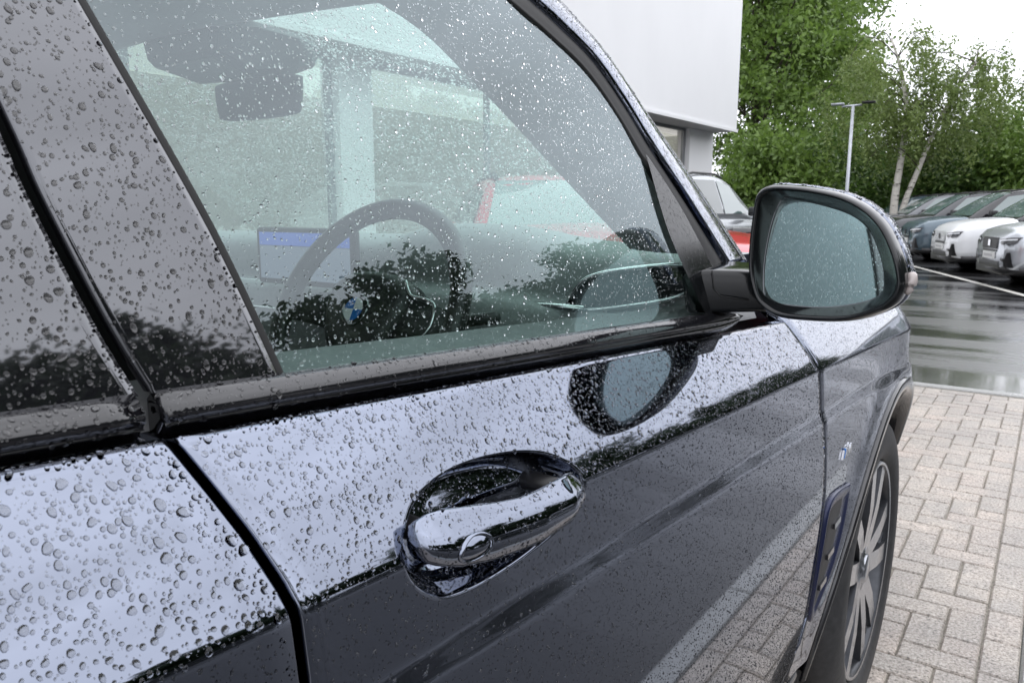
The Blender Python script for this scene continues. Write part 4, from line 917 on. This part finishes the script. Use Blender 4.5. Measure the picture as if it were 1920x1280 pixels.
def thin(p, r, k=1.0):
    od = np.argsort(-r); cell = .007; H = {}; keep = []
    for i in od:
        c = (int(p[i, 0] // cell), int(p[i, 1] // cell), int(p[i, 2] // cell)); ok = True
        for dx in (-1, 0, 1):
            for dy in (-1, 0, 1):
                for dz in (-1, 0, 1):
                    for j in H.get((c[0] + dx, c[1] + dy, c[2] + dz), ()):
                        if (p[i, 0] - p[j, 0]) ** 2 + (p[i, 1] - p[j, 1]) ** 2 + (p[i, 2] - p[j, 2]) ** 2 < (k * (r[i] + r[j])) ** 2: ok = False; break
                    if not ok: break
                if not ok: break
            if not ok: break
        if ok: H.setdefault(c, []).append(i); keep.append(i)
    return np.array(keep, int)
def unit_drop(m, seg, rings, lens, sag=0.):
    """m random drops in unit space: z up the normal, x down the slope -> (m, nv, 3), faces"""
    th = np.linspace(0, 2 * PI, seg, endpoint=False)
    a2 = DRNG.normal(0, .09, (m, 1)); a3 = DRNG.normal(0, .045, (m, 1)); f2 = DRNG.uniform(0, 6.28, (m, 1)); f3 = DRNG.uniform(0, 6.28, (m, 1))
    out = 1 + a2 * np.cos(2 * th + f2) + a3 * np.cos(3 * th + f3); el = 1 + np.abs(DRNG.normal(0, .24, (m, 1)))
    rho = [1, .86, .6, .3][:rings] if rings > 1 else [1]
    if rings == 2: rho = [1, .66]
    if rings == 3: rho = [1, .82, .46]
    V = []
    for q in rho:
        hz_ = (1 - q * q) ** .55
        V.append(np.stack([out * q * np.cos(th) * el + hz_ * sag, out * q * np.sin(th), np.full_like(out, hz_)], 2))
    V.append(np.stack([np.full((m, 1), sag), np.zeros((m, 1)), np.ones((m, 1))], 2))
    F = []
    for k in range(len(rho) - 1):
        for j in range(seg): a, b = k * seg + j, k * seg + (j + 1) % seg; F += [(a, b, b + seg), (a, b + seg, a + seg)]
    k = (len(rho) - 1) * seg; top = len(rho) * seg
    for j in range(seg): F.append((k + j, k + (j + 1) % seg, top))
    if lens:
        V.append(V[0].copy()); b = top + 1
        for j in range(1, seg - 1): F.append((b, b + j + 1, b + j))
    return np.concatenate(V, 1), np.array(F)
def frames(nrm):
    dn = np.tile([0., 0, -1.], (len(nrm), 1)); x = dn - nrm * (dn * nrm).sum(1)[:, None]; x /= np.linalg.norm(x, axis=1)[:, None] + 1e-9
    y = np.cross(nrm, x); return x, y
POOL = []      # the largest drops become objects of their own
def drops(o, dens, med, sig=.5, rmin=.0004, rmax=.0042, pred=None, outward=(1, 0, .4), lens=False, base=None, height=.43, k=.95, big=True, lift=.00005, thin_it=True, lod=None):
    p, n = surf_samples(o, dens, pred, outward)
    if len(p) == 0: return
    r = np.clip(np.exp(DRNG.normal(math.log(med), sig, len(p))), rmin, rmax)
    if thin_it: kp = thin(p, r, k); p, n, r = p[kp], n[kp], r[kp]
    dist = np.linalg.norm(p - CAM, axis=1); px = r * 773 / dist
    par = o
    if big:
        sel = px > 3.4
        for i in np.where(sel)[0]: POOL.append((px[i], o, p[i], n[i], r[i], lens, height, base))
        p, n, r, px = p[~sel], n[~sel], r[~sel], px[~sel]
    AV = []; AF = []; AM = []; off = 0
    for lo, hi, seg, rings in ((2.0, 9e9, 9, 3), (1.1, 2.0, 7, 2), (.55, 1.1, 6, 1), (-1, .55, 5, 1)) if lod is None else lod:
        s = (px > lo) & (px <= hi); m = int(s.sum())
        if not m: continue
        D, F = unit_drop(m, seg, rings, True, .22); fm_ = np.zeros(len(F), int); fm_[-(seg - 2):] = 1; AM.append(np.tile(fm_, m))
        x, y = frames(n[s]); ang = DRNG.normal(0, .5, m)
        x2 = x * np.cos(ang)[:, None] + y * np.sin(ang)[:, None]; y2 = np.cross(n[s], x2)
        hh = (height * DRNG.uniform(.75, 1.25, m) * r[s])[:, None, None]; rr_ = r[s][:, None, None]
        W_ = p[s][:, None] + n[s][:, None] * lift + D[:, :, :1] * rr_ * x2[:, None] + D[:, :, 1:2] * rr_ * y2[:, None] + D[:, :, 2:] * hh * n[s][:, None]
        nv = D.shape[1]; AV.append(W_.reshape(-1, 3)); AF.append((F[None] + (off + np.arange(m) * nv)[:, None, None]).reshape(-1, 3)); off += m * nv
    V = np.concatenate(AV); F = np.concatenate(AF); me = bpy.data.meshes.new('raindrops')
    me.vertices.add(len(V)); me.vertices.foreach_set('co', V.ravel()); me.loops.add(F.size); me.loops.foreach_set('vertex_index', F.ravel())
    me.polygons.add(len(F)); me.polygons.foreach_set('loop_start', np.arange(len(F)) * 3); me.polygons.foreach_set('loop_total', np.full(len(F), 3))
    me.polygons.foreach_set('use_smooth', np.ones(len(F), bool)); me.materials.append(WATER); me.materials.append(base or WATER); me.polygons.foreach_set('material_index', np.concatenate(AM)); me.update(calc_edges=True)
    q = bpy.data.objects.new('raindrops', me); q['kind'] = 'stuff'; COL.objects.link(q)
    # a sub-part hangs under the part it wets; pieces that are sub-parts already share their part's level
    q.parent = o if (o.parent is car) else o.parent
    return len(F)
NT = 0
def D_(*a, **k):
    global NT; NT += drops(*a, **k) or 0
ysee = lambda c: (c[:, 1] > -2.30) & (c[:, 1] < .75)
WP, WB = dict(base=WETPAINT), dict(base=WETBLACK)
offgap = lambda c: np.abs(c[:, 1] - yr(c[:, 2])) > .0068
D_(door, 165000, .00050, .56, rmin=.0003, rmax=.0021, pred=lambda c: (c[:, 2] > zs(c[:, 1])) & offgap(c), **WP)
D_(door, 80000, .00046, .45, rmin=.0003, rmax=.0013, height=.72, pred=lambda c: (c[:, 2] <= zs(c[:, 1])) & (c[:, 2] > .42) & offgap(c), **WP)
D_(rdoor, 170000, .00058, .62, rmin=.0003, rmax=.0027, pred=lambda c: ysee(c) & (c[:, 2] > zs(c[:, 1])) & offgap(c), **WP)
D_(rdoor, 70000, .00045, .5, rmax=.0014, pred=lambda c: ysee(c) & (c[:, 2] <= zs(c[:, 1])) & (c[:, 2] > .9) & offgap(c), **WP)
D_(fender, 62000, .00055, .45, rmax=.0018, pred=lambda c: (c[:, 1] < .6) & (c[:, 2] > .45) & (c[:, 0] > .78), **WP)
D_(btrim, 130000, .00045, .5, rmin=.0003, rmax=.0018, pred=lambda c: c[:, 0] > .872, **WB); D_(rtrim, 120000, .0006, .55, rmax=.0025, pred=lambda c: ysee(c) & (c[:, 0] > .872), **WB)
proud = lambda c: c[:, 0] > gxf(c[:, 2]) + .0035
D_(pill, 120000, .00048, .56, rmin=.0003, rmax=.0019, pred=proud, **WB); D_(rpill, 120000, .0005, .58, rmin=.0003, rmax=.0021, pred=proud, **WB)
D_(win, 70000, .00047, .42, rmin=.0003, rmax=.0015, lift=.00012, height=.45, pred=lambda c: c[:, 2] < 1.50)
D_(handle, 110000, .0004, .55, rmin=.0003, rmax=.0016, **WP)
D_(dframe, 150000, .0006, .35, rmax=.0016, **WP); D_(apil, 150000, .0007, .35, rmax=.0018, outward=(.8, .25, .55), **WP)
D_(sail, 100000, .00045, .4, rmax=.0012, **WB)
D_(mcap, 100000, .0009, .4, rmax=.0024, outward=(.3, .2, 1), pred=lambda c: (c[:, 2] > 1.14) | (c[:, 0] > 1.06), **WP)
D_(mgl, 80000, .00042, .4, rmax=.0011, outward=(-.3, -1, 0), base=MIRROR)
D_(wscr, 38000, .0012, .35, rmax=.0026, lift=.0002, outward=(0, .6, .8), big=False, thin_it=False, pred=lambda c: (c[:, 0] > -.55), lod=((-1, 9e9, 6, 2),), height=.6)
POOL.sort(key=lambda q: -q[0]); BIG = {}
def bigmesh(base, v_):
    if (base, v_) not in BIG:
        Dv, Fv = unit_drop(1, 10, 3, True, .22); me = bpy.data.meshes.new('raindrop'); me.from_pydata([tuple(q) for q in Dv[0]], [], [tuple(map(int, f)) for f in Fv])
        me.polygons.foreach_set('use_smooth', [True] * len(Fv)); me.materials.append(WATER); me.materials.append(base or WATER)
        me.polygons.foreach_set('material_index', [0] * (len(Fv) - 8) + [1] * 8); me.update(); BIG[(base, v_)] = me
    return BIG[(base, v_)]
LEFT = {}
for k, (px_, o, p, n, r, lens, hgt, base) in enumerate(POOL):
    if k < 300:
        x, y = frames(n[None]); a_ = DRNG.normal(0, .35); x2 = x[0] * math.cos(a_) + y[0] * math.sin(a_); y2 = np.cross(n, x2); h_ = hgt * r * DRNG.uniform(.8, 1.15)
        q = bpy.data.objects.new('raindrop', bigmesh(base, int(DRNG.integers(12)))); COL.objects.link(q); q.parent = o if (o.parent is car) else o.parent
        M_ = np.eye(4); M_[:3, 0] = x2 * r; M_[:3, 1] = y2 * r; M_[:3, 2] = n * h_; M_[:3, 3] = p + n * .0001; q.matrix_world = Matrix(M_.tolist())
    else: LEFT.setdefault((o, base), []).append((p, n, r, hgt))
for (o, base), L_ in LEFT.items():
    AV = []; AF = []; AM = []; off = 0
    for p, n, r, hgt in L_:
        Dv, Fv = unit_drop(1, 10, 3, True, .22); x, y = frames(n[None]); W_ = p + n * .0001 + Dv[0][:, :1] * r * x + Dv[0][:, 1:2] * r * y + Dv[0][:, 2:] * r * hgt * n
        AV += [tuple(q) for q in W_]; AF += [tuple(int(i) + off for i in f) for f in Fv]; off = len(AV); AM += [0] * (len(Fv) - 8) + [1] * 8
    mk('raindrops', AV, AF, WATER, o if (o.parent is car) else o.parent, True, mats=[WATER, base or WATER], fm=AM, kind='stuff')
print('DROPS', NT, len(POOL))
